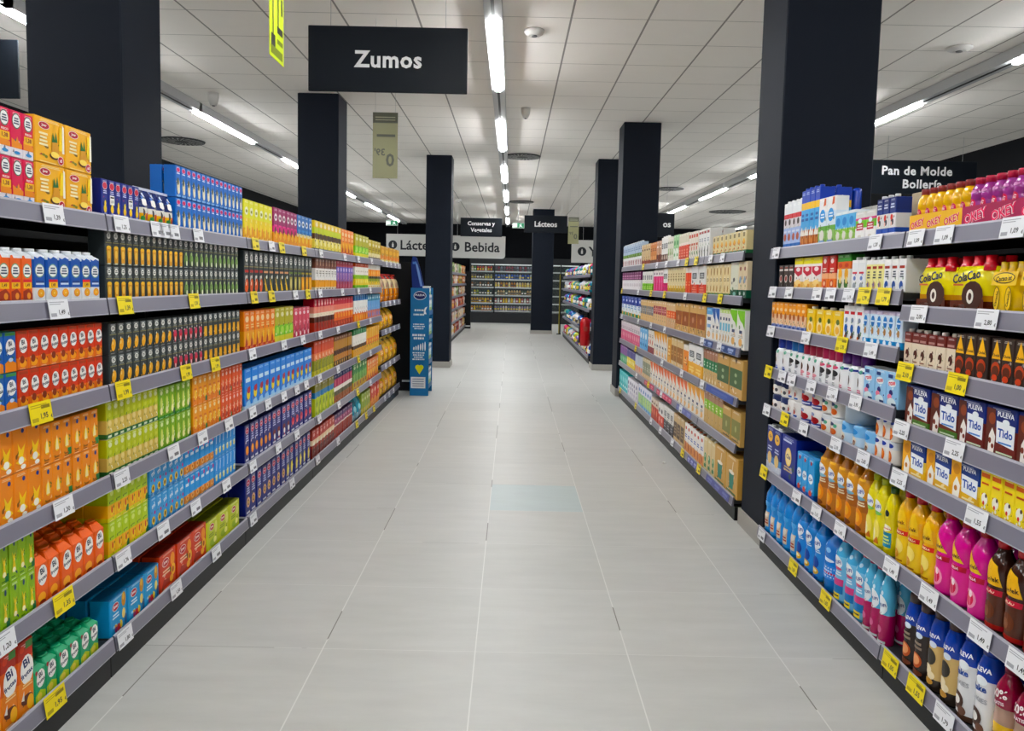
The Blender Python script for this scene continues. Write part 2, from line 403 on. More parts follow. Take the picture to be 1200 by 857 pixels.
K = {
 # juice shelving, top shelf
 'pink': dict(f='c', name='milk_juice_carton', desc='pink juice carton with white badge', d=.05, bands=[(.2, 'ece6ee'), (1, 'df4160')], top='cf3553',
   art=[('p', [(0, .2), (1, .2), (1, .3), (.7, .34), (.55, .46), (.42, .34), (0, .4)], 'ee9a55'), ('e', .5, .78, .41, .17, '3f6d55'), ('e', .5, .78, .36, .145, 'f1f1ee'), ('lines', 3, .24, .76, .7, .86, '3a4a60'), ('e', .5, .1, .3, .035, '4f93cf')]),
 'ypack': dict(f='c', name='pineapple_juice_pack', cat='multipack', desc='yellow juice box with pineapple', d=.12, bands=[(1, 'f3b110')], top='e0a00c',
   art=redlogo(.3, .82, .19, .085) + [('lines', 4, .12, .42, .36, .68, 'faecc0'), ('e', .68, .34, .13, .22, 'd8951a'), ('p', [(.56, .5), (.6, .72), (.67, .56), (.72, .76), (.76, .52)], '2f6a34'), ('e', .64, .2, .17, .08, '5a3213'), ('e', .66, .23, .15, .07, 'ffe27a'), ('p', [(.8, .35), (.98, .35), (.96, .88), (.84, .88)], 'fdd94a'), ('p', [(.92, .3), (1, .3), (1, .9), (.94, .95)], 'f6efdc'), ('e', .86, .13, .11, .1, 'f2dede'), ('e', .86, .13, .095, .088, 'c01f32'), ('t', 'x3', .86, .13, .07, 'ffffff', .2)]),
 'navyS': dict(f='c', name='small_juice_carton', desc='small navy pear juice carton', d=.045, bands=[(.05, '8f96cc'), (1, '2b3585')], top='222a6c',
   art=[('e', .5, .83, .4, .1, 'e9c9cf'), ('e', .5, .83, .36, .085, 'cc3c50'), ('lines', 2, .2, .8, .62, .72, 'c8cdf0'), ('e', .5, .24, .26, .1, 'f0c736'), ('e', .52, .36, .15, .1, 'f5d860'), ('r', .3, .1, .7, .14, '8f96cc')]),
 'bag': dict(f='p', name='juice_pouch_bag', desc='navy and yellow snack pouch bag', d=.06, bands=[(.3, 'eab02b'), (.45, 'e9e6dc'), (1, '1e2a63')], seal='c9cfe4',
   art=[('e', .3, .32, .2, .1, '1d1d2a'), ('e', .7, .22, .16, .1, 'c23a2a'), ('e', .5, .6, .34, .1, 'f2f0ea'), ('e', .7, .8, .2, .06, 'd6def2'), ('r', .15, .68, .5, .76, '4f78c4'), ('e', .3, .15, .18, .08, '3d8b46')]),
 'blueS': dict(f='c', name='tropical_juice_carton', desc='blue tropical juice carton', d=.05, bands=[(1, '2f70c6')], top='1c4c8c',
   art=[('e', .5, .86, .38, .08, 'e2b6d4'), ('e', .5, .86, .33, .06, 'd0426e'), ('lines', 1, .2, .8, .72, .78, 'dbe8f6'), ('e', .5, .34, .3, .24, 'e4dab8'), ('e', .42, .5, .2, .12, '4a4a34'), ('e', .58, .22, .2, .1, 'f2ecd2'), ('r', .1, .03, .9, .08, '8fb9e8')]),
 'yel': tall('bright yellow fruit juice carton', [(.3, 'f3b11e'), (.55, 'f0d63a'), (1, 'e9e51d')], [('e', .5, .72, .34, .1, 'f2f3d6'), ('r', .3, .68, .7, .75, '9aa032'), ('e', .35, .3, .2, .16, 'fbe06a'), ('e', .68, .22, .2, .14, 'ee9a12')], top='d9d618'),
 'mag': tall('magenta and orange juice carton', [(.34, 'f0981c'), (.5, 'd94a86'), (1, '9c2561')], [('e', .5, .74, .36, .1, 'efe3e6'), ('r', .3, .7, .7, .77, '6a3a50'), ('r', .1, .5, .9, .54, 'e85a9a'), ('e', .4, .38, .2, .1, '5a2412'), ('e', .62, .26, .26, .12, 'f8c24a')], top='7d1b4d'),
 'blu2': tall('blue and orange juice carton', [(.34, 'f0a01e'), (.44, 'e9dcb0'), (1, '2a70bb')], [('e', .5, .74, .36, .1, 'e6edf2'), ('r', .3, .7, .7, .77, '2a4a70'), ('r', .1, .5, .9, .56, '5a9ada'), ('e', .5, .28, .3, .12, 'f8d060')], top='1f5590'),
 'brny': tall('yellow and brown banana juice carton', [(.1, '4a5a6a'), (.4, 'e8d86a'), (.58, '5e4228'), (.78, 'cbd52a'), (1, 'e6c84e')], [('e', .5, .3, .2, .1, 'f6efb0'), ('e', .5, .86, .3, .06, 'f4ecd0'), ('e', .45, .52, .26, .08, '3a2618')], top='d8b63c'),
 'ora': tall('orange peach juice carton', [(.12, 'c9402a'), (.5, 'f0a030'), (1, 'ef8434')], [('e', .5, .8, .34, .08, 'f7d9b0'), ('p', [(.1, .1), (.6, .14), (.4, .42)], 'b8341f'), ('lines', 2, .2, .8, .56, .68, 'f9d7a0'), ('e', .62, .36, .2, .1, 'f7c64a')], top='e0702a'),
 'grn': tall('green and yellow juice carton', [(.2, 'd8cf46'), (.5, '7cc832'), (1, 'b4ae40')], [('e', .5, .36, .34, .1, 'b6e06a'), ('e', .5, .8, .3, .07, 'e8e6c0')], top='9c9636'),
 'gold': tall('golden juice carton with dark base', [(.14, '3c2a18'), (.34, 'efe2b0'), (1, 'c6b03e')], [('e', .5, .76, .3, .08, 'ece6c6'), ('lines', 2, .15, .85, .48, .62, '8a6a2a')], top='ad9936'),
 'ypk': tall('amber juice multipack', [(.2, 'e9d27a'), (.45, 'e88a22'), (1, 'd99a1c')], [('e', .5, .66, .4, .14, 'eeb82e'), ('r', .1, .06, .9, .14, 'f2ecd6')], name='juice_multipack', d=.14, top='b87a14'),
 # second shelf
 'obot': dict(f='g', name='fruit_milk_bottle', cat='bottle', desc='orange milk-juice bottle with white cap', d=.055, bands=[(.09, 'eef1f4'), (.82, 'ea6428'), (1, 'e8edf3')], cap='eef1f3', shoulder=.87,
   art=[('p', [(0, .8), (.4, .8), (.2, .87), (0, .86)], 'ea6428'), ('e', .5, .6, .46, .13, '6aa07a'), ('e', .5, .6, .41, .11, 'f3f4f1'), ('lines', 3, .2, .8, .53, .67, '3d4a62'), ('r', .06, .4, .94, .45, 'e0283a'), ('r', .06, .29, .94, .4, 'f4bd1b'), ('t', '1,49', .5, .345, .07, '6a1020'), ('p', [(0, .09), (1, .09), (1, .2), (.6, .29), (0, .24)], '9c3420'), ('e', .6, .16, .2, .06, 'e8a05a'), ('e', .5, .045, .36, .025, '5f9fd6')]),
 'bbot': dict(f='g', name='fruit_milk_bottle', cat='bottle', desc='blue milk-juice bottle with white cap', d=.055, bands=[(.09, 'eef1f4'), (.3, 'dfe3e6'), (.81, '2457ac'), (1, 'e6ecf4')], cap='eef1f3', shoulder=.87,
   art=[('p', [(0, .8), (1, .8), (1, .83), (.6, .87), (.3, .83), (0, .86)], '2457ac'), ('e', .5, .61, .46, .13, '6f9a8a'), ('e', .5, .61, .41, .11, 'f3f4f1'), ('lines', 3, .2, .8, .54, .68, '3d4a62'), ('r', .12, .38, .88, .43, '163f86'), ('lines', 1, .1, .9, .34, .4, 'c8d6ee')] + orange(.58, .2, .34, .08) + [('e', .5, .045, .36, .025, '5f9fd6')]),
 'dgold': dark('dark pineapple nectar carton', [('p', [(.22, .06), (.78, .06), (.86, .5), (.14, .5)], 'd99a2a'), ('e', .5, .5, .34, .05, 'f0c35a'), ('e', .5, .3, .2, .12, 'efc66a'), ('r', .3, .02, .7, .06, 'c9cbb8')]),
 'dgreen': dark('dark green apple nectar carton', [('p', [(.2, .06), (.5, .48), (.3, .54), (.05, .3)], '6f8f4c'), ('e', .62, .3, .22, .16, '86a862'), ('e', .6, .17, .17, .09, 'dfe6c4'), ('e', .5, .5, .14, .06, 'b6c98e')]),
 'bred': dict(dark('black tomato juice carton', drop(.5, .2, .36, .16, 'e2602a', 'fbe3c8') + [('r', .1, .5, .9, .56, 'b83026'), ('e', .5, .4, .12, .04, 'eef2e6')]), name='vegetable_juice_carton', d=.08),
 'byel': dict(dark('black pineapple juice carton', [('p', [(.2, .42), (.85, .06), (.4, .06)], 'f3c936'), ('r', .1, .5, .9, .55, 'd8a07a'), ('e', .62, .4, .14, .04, 'eef2e6')]), name='vegetable_juice_carton', d=.08),
 'boli': dict(dark('black grape juice carton', [('r', .2, .06, .8, .42, 'a99a4c'), ('e', .5, .24, .2, .14, 'd9cf86'), ('r', .1, .5, .9, .55, '6d8a3c')]), name='vegetable_juice_carton', d=.08),
 'bora': dict(dark('black orange juice carton', [('r', .08, .05, .92, .42, 'e79a1c'), ('e', .5, .24, .3, .13, 'f6b93c'), ('r', .1, .5, .9, .55, 'b9a234')]), name='vegetable_juice_carton', d=.08),
 'whbr': tall('white juice carton with brown top', [(.12, 'e7dcc0'), (.34, 'f0a42c'), (.7, 'efede8'), (1, '74483a')], [('lines', 2, .15, .85, .52, .64, '8a8478'), ('e', .5, .06, .2, .04, '6a4a2a'), ('r', .4, .78, .6, .98, 'cfae90')], top='e6e1d8'),
 'vio': tall('violet and red juice carton', [(.3, 'a84a5e'), (.6, '8d6ab0'), (.8, '6d64b4'), (1, 'b4505e')], [('e', .5, .7, .26, .07, 'd2c6e6'), ('e', .5, .3, .26, .1, '5a2a5a'), ('r', .44, .1, .56, .6, 'd89aa8')], top='8a3c4a'),
 'wyg': tall('white and lime juice carton', [(.16, '7bbf3a'), (.4, 'f0d034'), (.55, '9ccc44'), (.86, 'f0ece2'), (1, 'd8552a')], [('e', .5, .3, .26, .08, 'f6e884'), ('lines', 1, .2, .8, .64, .74, 'd0c6b4')]),
 'wor': tall('white and orange juice carton', [(.16, 'e9dfb4'), (.3, 'e9c53a'), (.42, '8a9a2c'), (.52, '2a2618'), (.8, 'f2961f'), (1, 'efebe2')], [('e', .5, .66, .24, .07, 'f8c878'), ('r', .25, .08, .75, .12, 'd8922a')]),
 'jar': dict(f='p', name='snack_bag', desc='orange drink bag with red top', cat='bag', d=.12, bands=[(.48, 'e48420'), (.82, 'd9c49a'), (1, 'b9332a')], seal='c83e34', art=[('r', .08, .04, .3, .46, 'f0b22a'), ('r', .55, .03, .72, .46, '5a2d10'), ('p', [(.15, .52), (.5, .52), (.3, .74)], '8a3a28'), ('e', .7, .64, .12, .08, '5a2418')]),
 # third shelf
 'bifb': dict(f='c', name='fruit_and_milk_carton', desc='small blue fruit-milk carton', d=.045, bands=[(1, '1d5cae')], top='2a6a4a', art=[('p', [(0, 0), (1, 0), (1, .2), (.4, .32), (0, .22)], 'e9862c'), ('r', .05, .9, .95, .98, '4c8a4e')] + oval(BF) + [('e', .5, .3, .2, .05, 'c9dcf2')]),
 'bifr': dict(f='c', name='fruit_and_milk_carton', desc='small red fruit-milk carton', d=.045, bands=[(.3, 'e5752b'), (1, 'd5432c')], top='a8402c', art=[('e', .5, .16, .36, .1, 'f2a94c'), ('e', .4, .26, .24, .1, '8a3018'), ('r', .05, .9, .95, .98, 'b4503c')] + oval(BF, .54, .62)),
 'mango': dark('dark mango nectar carton', drop(.52, .3, .3, .2, 'f3b02e'), name='mango_nectar_carton'),
 'brd': dark('dark strawberry nectar carton', [('e', .5, .4, .32, .1, 'c8556a'), ('p', [(.14, .36), (.86, .36), (.6, .06), (.4, .06)], 'd8505c'), ('e', .5, .18, .12, .08, 'f2d8d2')], name='mango_nectar_carton'),
 'bor': dark('dark orange nectar carton', [('p', [(.16, .06), (.84, .06), (.8, .48), (.2, .48)], 'e0a23c'), ('e', .5, .26, .28, .16, 'f0b94a')], name='mango_nectar_carton'),
 'pnk': tall('rose pink juice carton', [(.3, 'c64a60'), (1, 'd4606f')], [('e', .5, .82, .3, .06, 'f4dde0'), ('p', [(.3, .1), (.6, .1), (.55, .6), (.4, .6)], '9c2c42'), ('e', .6, .14, .2, .08, 'f4e2da'), ('e', .4, .5, .16, .1, 'e89aa4')], top='8a3a48'),
 'rw': tall('red and cream juice carton', [(.3, 'b2382c'), (.46, '54261a'), (.58, 'f0e2cc'), (.76, 'ec9a88'), (1, 'c6283c')], [('e', .5, .38, .28, .07, '381610'), ('e', .5, .2, .24, .08, '8a2418'), ('p', [(.2, .84), (.5, .78), (.8, .84), (.5, .96)], 'f0c8c4')]),
 'ro': tall('coral and orange juice carton', [(.24, 'b03420'), (.52, 'ec6c2a'), (.6, 'f4e4cc'), (.78, 'ee8a78'), (1, 'c22a3c')], [('e', .5, .4, .28, .08, 'f6a85a'), ('e', .5, .16, .24, .06, 'd8562a')]),
 'bwo': tall('blue white and orange juice carton', [(.32, 'f07e2a'), (.78, 'f1f1ee'), (1, '276aae')], [('e', .5, .16, .3, .1, 'f8b35c'), ('e', .5, .34, .2, .05, 'd8502a'), ('r', .3, .82, .7, .94, '6aa8dc')]),
 'lb': tall('light blue peach juice carton', [(.36, 'e28a70'), (.74, '86b6e2'), (1, '2f86a8')], [('r', .42, .3, .58, .74, '5a7ac0'), ('e', .5, .18, .3, .1, '6a84c4'), ('e', .5, .86, .3, .05, 'cfe6ee')]),
 'pch': dict(f='p', name='juice_bag', cat='bag', desc='yellow plastic drink bag', d=.16, bands=[(.2, 'd9a01c'), (.6, 'e2a716'), (.85, 'd2a024'), (1, 'a8903c')], seal='c2a85a', art=[('e', .5, .5, .36, .14, 'e98a1c'), ('e', .3, .26, .16, .1, 'f2c84a'), ('lines', 2, .2, .7, .42, .56, 'f8e6a8'), ('e', .75, .24, .12, .08, 'b86a1a')]),
 # fourth shelf
 'oS': dict(f='c', name='small_juice_carton', desc='small orange juice carton with splash', d=.05, bands=[(1, 'ef8a1d')], top='d87a18', art=[('p', [(.1, .2), (.4, .24), (.3, .6), (.55, .44), (.9, .56), (.7, .3), (.95, .2), (.5, .12)], 'f9d14a'), ('e', .55, .22, .22, .08, 'f8f2e2'), ('e', .7, .84, .12, .05, '2b3c8c'), ('e', .7, .08, .2, .05, 'f4f1e6')]),
 'oP': dict(f='m', name='orange_juice_multipack', desc='orange juice three-pack', bands=[(1, 'ee8c1e')], top='c9701a', badge='2f7a44', art=[('e', .5, .42, .26, .17, 'f9cf5a'), ('p', [(.3, .3), (.7, .3), (.5, .66)], 'f6e6b0'), ('e', .55, .84, .14, .06, '3b4a8c'), ('r', .2, .1, .7, .14, 'a85e18'), ('r', .2, .05, .6, .075, 'a85e18')]),
 'yg': dict(f='m', name='apple_juice_multipack', desc='lime and tan juice multipack', bands=[(.13, '356f3a'), (.5, 'd8bd6c'), (1, 'bcc63c')], top='a4ae30', strip='d6dbb0', art=[('e', .5, .84, .3, .07, 'dfe3b4'), ('e', .5, .42, .3, .08, 'e8d494'), ('r', .2, .04, .8, .09, 'd8e4c4'), ('e', .5, .64, .22, .06, 'cdd45a')]),
 'gp': dict(f='m', name='pear_juice_multipack', desc='green pear juice multipack', bands=[(.1, '3c8a2f'), (1, '7fae2b')], top='6f9a24', badge='1f5a34', art=[('e', .5, .5, .22, .2, 'd9e07c'), ('e', .46, .26, .26, .12, 'f3edb0'), ('e', .5, .84, .24, .07, 'dfeab0')]),
 'op': dict(f='m', name='peach_juice_multipack', desc='orange peach juice multipack', bands=[(.3, 'e8822a'), (1, 'f09c2a')], top='d0801e', badge='2f7a44', art=[('e', .5, .38, .26, .18, 'f8c860'), ('e', .5, .82, .24, .07, 'fbe4b4'), ('r', .2, .56, .8, .62, 'd8702a')]),
 'rp': dict(f='m', name='peach_juice_multipack', desc='salmon red juice multipack', bands=[(.35, 'd9502e'), (1, 'e26a4e')], top='b8483a', badge='2f7a44', art=[('p', [(.25, .12), (.75, .12), (.6, .58), (.4, .58)], 'f3c0a0'), ('e', .5, .8, .24, .07, 'f6d4c8'), ('e', .5, .24, .2, .1, 'b52e24')]),
 'bt': tall('bright blue long-life juice carton', [(.1, 'bfdcf2'), (1, '1f80dd')], [('r', .12, .66, .88, .76, 'd2e8f8'), ('e', .55, .36, .28, .13, 'f2d52e'), ('e', .6, .46, .26, .08, 'b83a4a'), ('p', [(.1, .1), (.9, .1), (.7, .22), (.2, .18)], 'a5d2f4')], name='long_life_juice_carton', top='1560ae', d=.09),
 'co': tall('coral and olive juice carton', [(.16, 'd2c83e'), (.46, '96962c'), (.66, 'ea8c66'), (1, 'd2604c')], [('r', .46, .05, .54, .4, '5a6a22'), ('e', .5, .56, .26, .06, 'f2c0a0')]),
 'br': tall('brown speckled juice carton', [(.2, '4a2c18'), (.38, 'c0803a'), (.55, '54301a'), (.85, 'b88a42'), (1, '7a4a2a')], [('e', .5, .46, .3, .06, '2a160c'), ('e', .4, .12, .2, .06, 'd8b060')]),
 'gw': tall('green and white juice carton', [(.3, 'e6a82c'), (.42, '5a3a1a'), (.8, 'f1eee4'), (1, '348248')], [('e', .5, .34, .22, .06, '2f2412'), ('r', .3, .84, .7, .94, '74b684')]),
 'yo': tall('yellow and orange juice carton', [(.3, 'e9b62c'), (.55, 'ee7424'), (1, 'f0b02a')], [('e', .5, .42, .26, .08, 'f6cc62'), ('r', .42, .58, .58, .96, 'f8dc8a')]),
 # fifth shelf
 'gpk': dict(f='m', name='green_juice_multipack', desc='lime green juice three-pack', bands=[(1, '8ab42a')], top='9cc03a', badge='1f6a3c', art=[('p', [(.22, .2), (.78, .2), (.6, .44), (.72, .62), (.5, .54), (.3, .66), (.4, .42)], 'e6c83a'), ('e', .5, .24, .2, .06, 'f6efc8'), ('e', .55, .84, .13, .07, '2f4a6a'), ('r', .1, .08, .6, .11, '4f7a22')]),
 'bifo': dict(f='g', cap='e9662a', shoulder=.8, name='fruit_and_milk_carton', desc='orange fruit-milk carton', d=.055, bands=[(.26, 'e0622a'), (1, 'ec6426')], art=[('e', .45, .16, .36, .1, 'f4b05a'), ('e', .5, .06, .3, .05, '8a2a1a')] + oval(BF, .54, .58, .42, .2)),
 'ygp': dict(f='m', name='tropical_juice_multipack', desc='lime and yellow juice multipack', bands=[(.12, 'd6d03a'), (.48, 'f0b42c'), (1, 'b4cf2c')], top='93ad22', badge='1f6a34', art=[('e', .5, .3, .28, .14, 'f4cf52'), ('e', .5, .34, .14, .1, 'd8542a'), ('e', .5, .8, .26, .08, 'dbe78a'), ('r', .25, .56, .75, .6, '7fa522')]),
 'bp1': dict(f='m', name='light_blue_juice_multipack', desc='light blue peach juice multipack', bands=[(.12, '3f7fb8'), (1, '5ba3da')], top='3f7cb0', art=[('t', 'ml', .5, .74, .16, 'e9f4fb', .6, 20), ('e', .5, .26, .3, .13, 'efc640'), ('e', .5, .26, .14, .07, '5a3a22'), ('e', .74, .5, .15, .06, 'c24a8a')]),
 'bp2': dict(f='m', name='light_blue_juice_multipack', desc='light blue orange juice multipack', bands=[(.1, '8fa8c4'), (.36, 'd88a4c'), (1, '4f9ee0')], top='3f7cb0', art=[('r', .15, .66, .8, .76, 'd9ecfa'), ('e', .5, .26, .3, .11, 'e8b070'), ('e', .5, .26, .14, .05, 'b8622a'), ('e', .78, .84, .16, .08, 'd04a92')]),
 'bp3': dict(f='m', name='light_blue_juice_multipack', desc='sky blue lemon juice multipack', bands=[(.12, '3f8fd4'), (1, '3f95e0')], top='3f7cb0', art=[('p', [(.4, .56), (.55, .9), (.7, .9), (.55, .56)], 'd9ecfa'), ('e', .5, .28, .28, .12, 'e9dc8a'), ('e', .56, .36, .2, .06, 'f4efc8')]),
 'nv1': navy('navy orange juice carton', [('e', .5, .34, .32, .12, 'f0862c'), ('e', .5, .36, .22, .08, 'f6ad56')]),
 'nv2': navy('navy cherry juice carton', [('e', .5, .38, .3, .08, '7a1f22'), ('e', .56, .26, .2, .08, 'f0ece6')]),
 'nv3': navy('navy strawberry juice carton', [('e', .5, .36, .32, .12, 'd3394c'), ('e', .5, .3, .2, .06, 'ea7a80')]),
 'oly': tall('olive and lime juice carton', [(.56, 'b4c42e'), (.74, '3f7cae'), (1, '86802c')], [('p', [(.2, .05), (.45, .05), (.7, .5), (.45, .5)], '6f8a20'), ('e', .6, .2, .2, .1, 'dfe05a')]),
 'nrw': tall('navy and red juice carton', [(.26, 'a05a34'), (.42, '5a5a3a'), (.56, 'eee6da'), (.84, 'b0385a'), (1, '222a62')], [('e', .5, .34, .24, .06, '2e2a1a'), ('r', .4, .6, .6, .8, 'd8788a')]),
 # bottom shelf
 'bigbif': dict(f='c', name='large_fruit_milk_carton', desc='large orange fruit-milk carton', d=.08, bands=[(.46, 'e9821f'), (.76, 'dd6226'), (1, 'b9382a')], top='b9382a', art=[('r', .5, .88, .96, .98, '4f8a46'), ('e', .24, .9, .16, .05, 'd8523c'), ('e', .56, .6, .46, .2, 'f5f3ef'), ('t', 'Bi', .52, .7, .12, '26305e', .5, 14), ('t', 'frutas', .54, .55, .13, '26305e', .8, 14), ('lines', 2, .2, .9, .36, .43, 'f8d49a'), ('e', .5, .2, .42, .07, '5a2616'), ('e', .72, .14, .24, .1, 'f4b53a'), ('p', [(.1, .22), (.3, .34), (.3, .2)], 'e7e0d6')]),
 'bifg': dict(f='g', cap='139c68', shoulder=.84, name='fruit_and_milk_carton', desc='small green fruit-milk carton', d=.05, bands=[(1, '119a66')], art=[('p', [(0, 0), (1, 0), (1, .2), (.5, .3), (0, .2)], 'bcd04a'), ('e', .4, .14, .24, .1, 'e8d96a'), ('e', .12, .8, .1, .06, '9a2f3a')] + oval(BF, .54, .6, .42, .24)),
 'bbx': dict(f='c', name='juice_box_tray', cat='box', desc='sky blue fruit juice box', d=.075, bands=[(1, '3f9ad0')], top='1f5f8a', art=redlogo(.3, .74, .2, .12) + [('e', .8, .78, .13, .2, 'c98a2a'), ('e', .78, .86, .07, .1, 'e8b95a'), ('lines', 2, .1, .5, .42, .58, 'd4ecf8'), ('e', .78, .4, .1, .14, 'f2dc8a'), ('e', .45, .14, .1, .1, 'c23a3a'), ('e', .62, .16, .08, .1, 'f0d04a'), ('e', .9, .2, .08, .16, '2a5a8a'), ('e', .3, .12, .08, .08, '8a3a6a')]),
 'rbx': dict(f='c', name='juice_box_tray', cat='box', desc='red peach juice box', d=.075, bands=[(1, 'd4472b')], top='7a1f16', art=redlogo(.34, .74, .22, .12) + [('e', .78, .7, .14, .18, 'f09a2a'), ('e', .82, .4, .14, .16, 'f4b83a'), ('e', .8, .4, .07, .08, 'b8541a'), ('lines', 2, .12, .6, .4, .56, 'f4cdb0'), ('p', [(.05, .1), (.7, .1), (.8, .22), (.2, .3)], 'a82f20'), ('e', .7, .2, .12, .1, 'f2b04a')]),
 'ybx': dict(f='c', name='juice_box_tray', cat='box', desc='lime yellow juice box', d=.075, bands=[(1, 'c3cc2a')], top='6a701a', art=redlogo(.42, .74, .22, .12) + [('e', .8, .66, .14, .2, 'dfe07a'), ('lines', 2, .12, .6, .42, .56, '7f9a22'), ('e', .5, .22, .3, .12, '9ab82a'), ('e', .7, .26, .14, .1, 'f0ec9a')]),
 'nv4': navy('navy tropical juice carton with ring', [('e', .5, .36, .32, .13, 'e9b98a'), ('e', .5, .36, .18, .075, '5a2a3a'), ('e', .5, .36, .1, .04, 'f2c84a')]),
 'nv5': navy('navy banana juice carton', [('e', .5, .34, .24, .18, 'f0dc4e'), ('e', .56, .3, .12, .12, 'f8ee9a')]),
 'rwb': tall('red juice carton with cream band', [(.34, '7a2418'), (.46, 'a8443a'), (.64, 'f0d8b4'), (1, 'c05248')], [('e', .5, .5, .3, .06, 'f8efd8'), ('e', .5, .26, .24, .08, '4a120e'), ('e', .5, .82, .26, .06, 'eab0a4')]),
 'rpu': tall('brick red and plum juice carton', [(.5, 'a8392a'), (.56, 'f0e0d4'), (.8, '9c4a6e'), (1, '4a2e62')], [('r', .42, .05, .58, .46, '7a1e1a'), ('e', .5, .72, .26, .05, 'd898b0')]),
 'teal': dict(f='p', name='juice_bag', cat='bag', desc='teal blue drink bag', d=.09, bands=[(.3, '9cc2d2'), (1, '3f92a8')], art=[('e', .5, .5, .3, .14, '8ad0da'), ('p', [(.1, .08), (.6, .3), (.3, .5)], '2a6a8a')]),
 'yg6': tall('lime and yellow tall juice carton', [(.3, 'c9b43a'), (1, '9ab04a')], [('e', .5, .7, .3, .08, 'e0e4b0'), ('r', .42, .05, .58, .55, '6a8a3a')]),
 'red': tall('red and orange juice carton', [(.3, 'e58a2a'), (1, 'd8402a')], [('e', .5, .7, .32, .1, 'f2c8b0'), ('e', .5, .3, .3, .12, 'f0a23a')]),
}
K2 = dict(  # a kind that stands on two shelves
 LE5grn=K['gw'], )

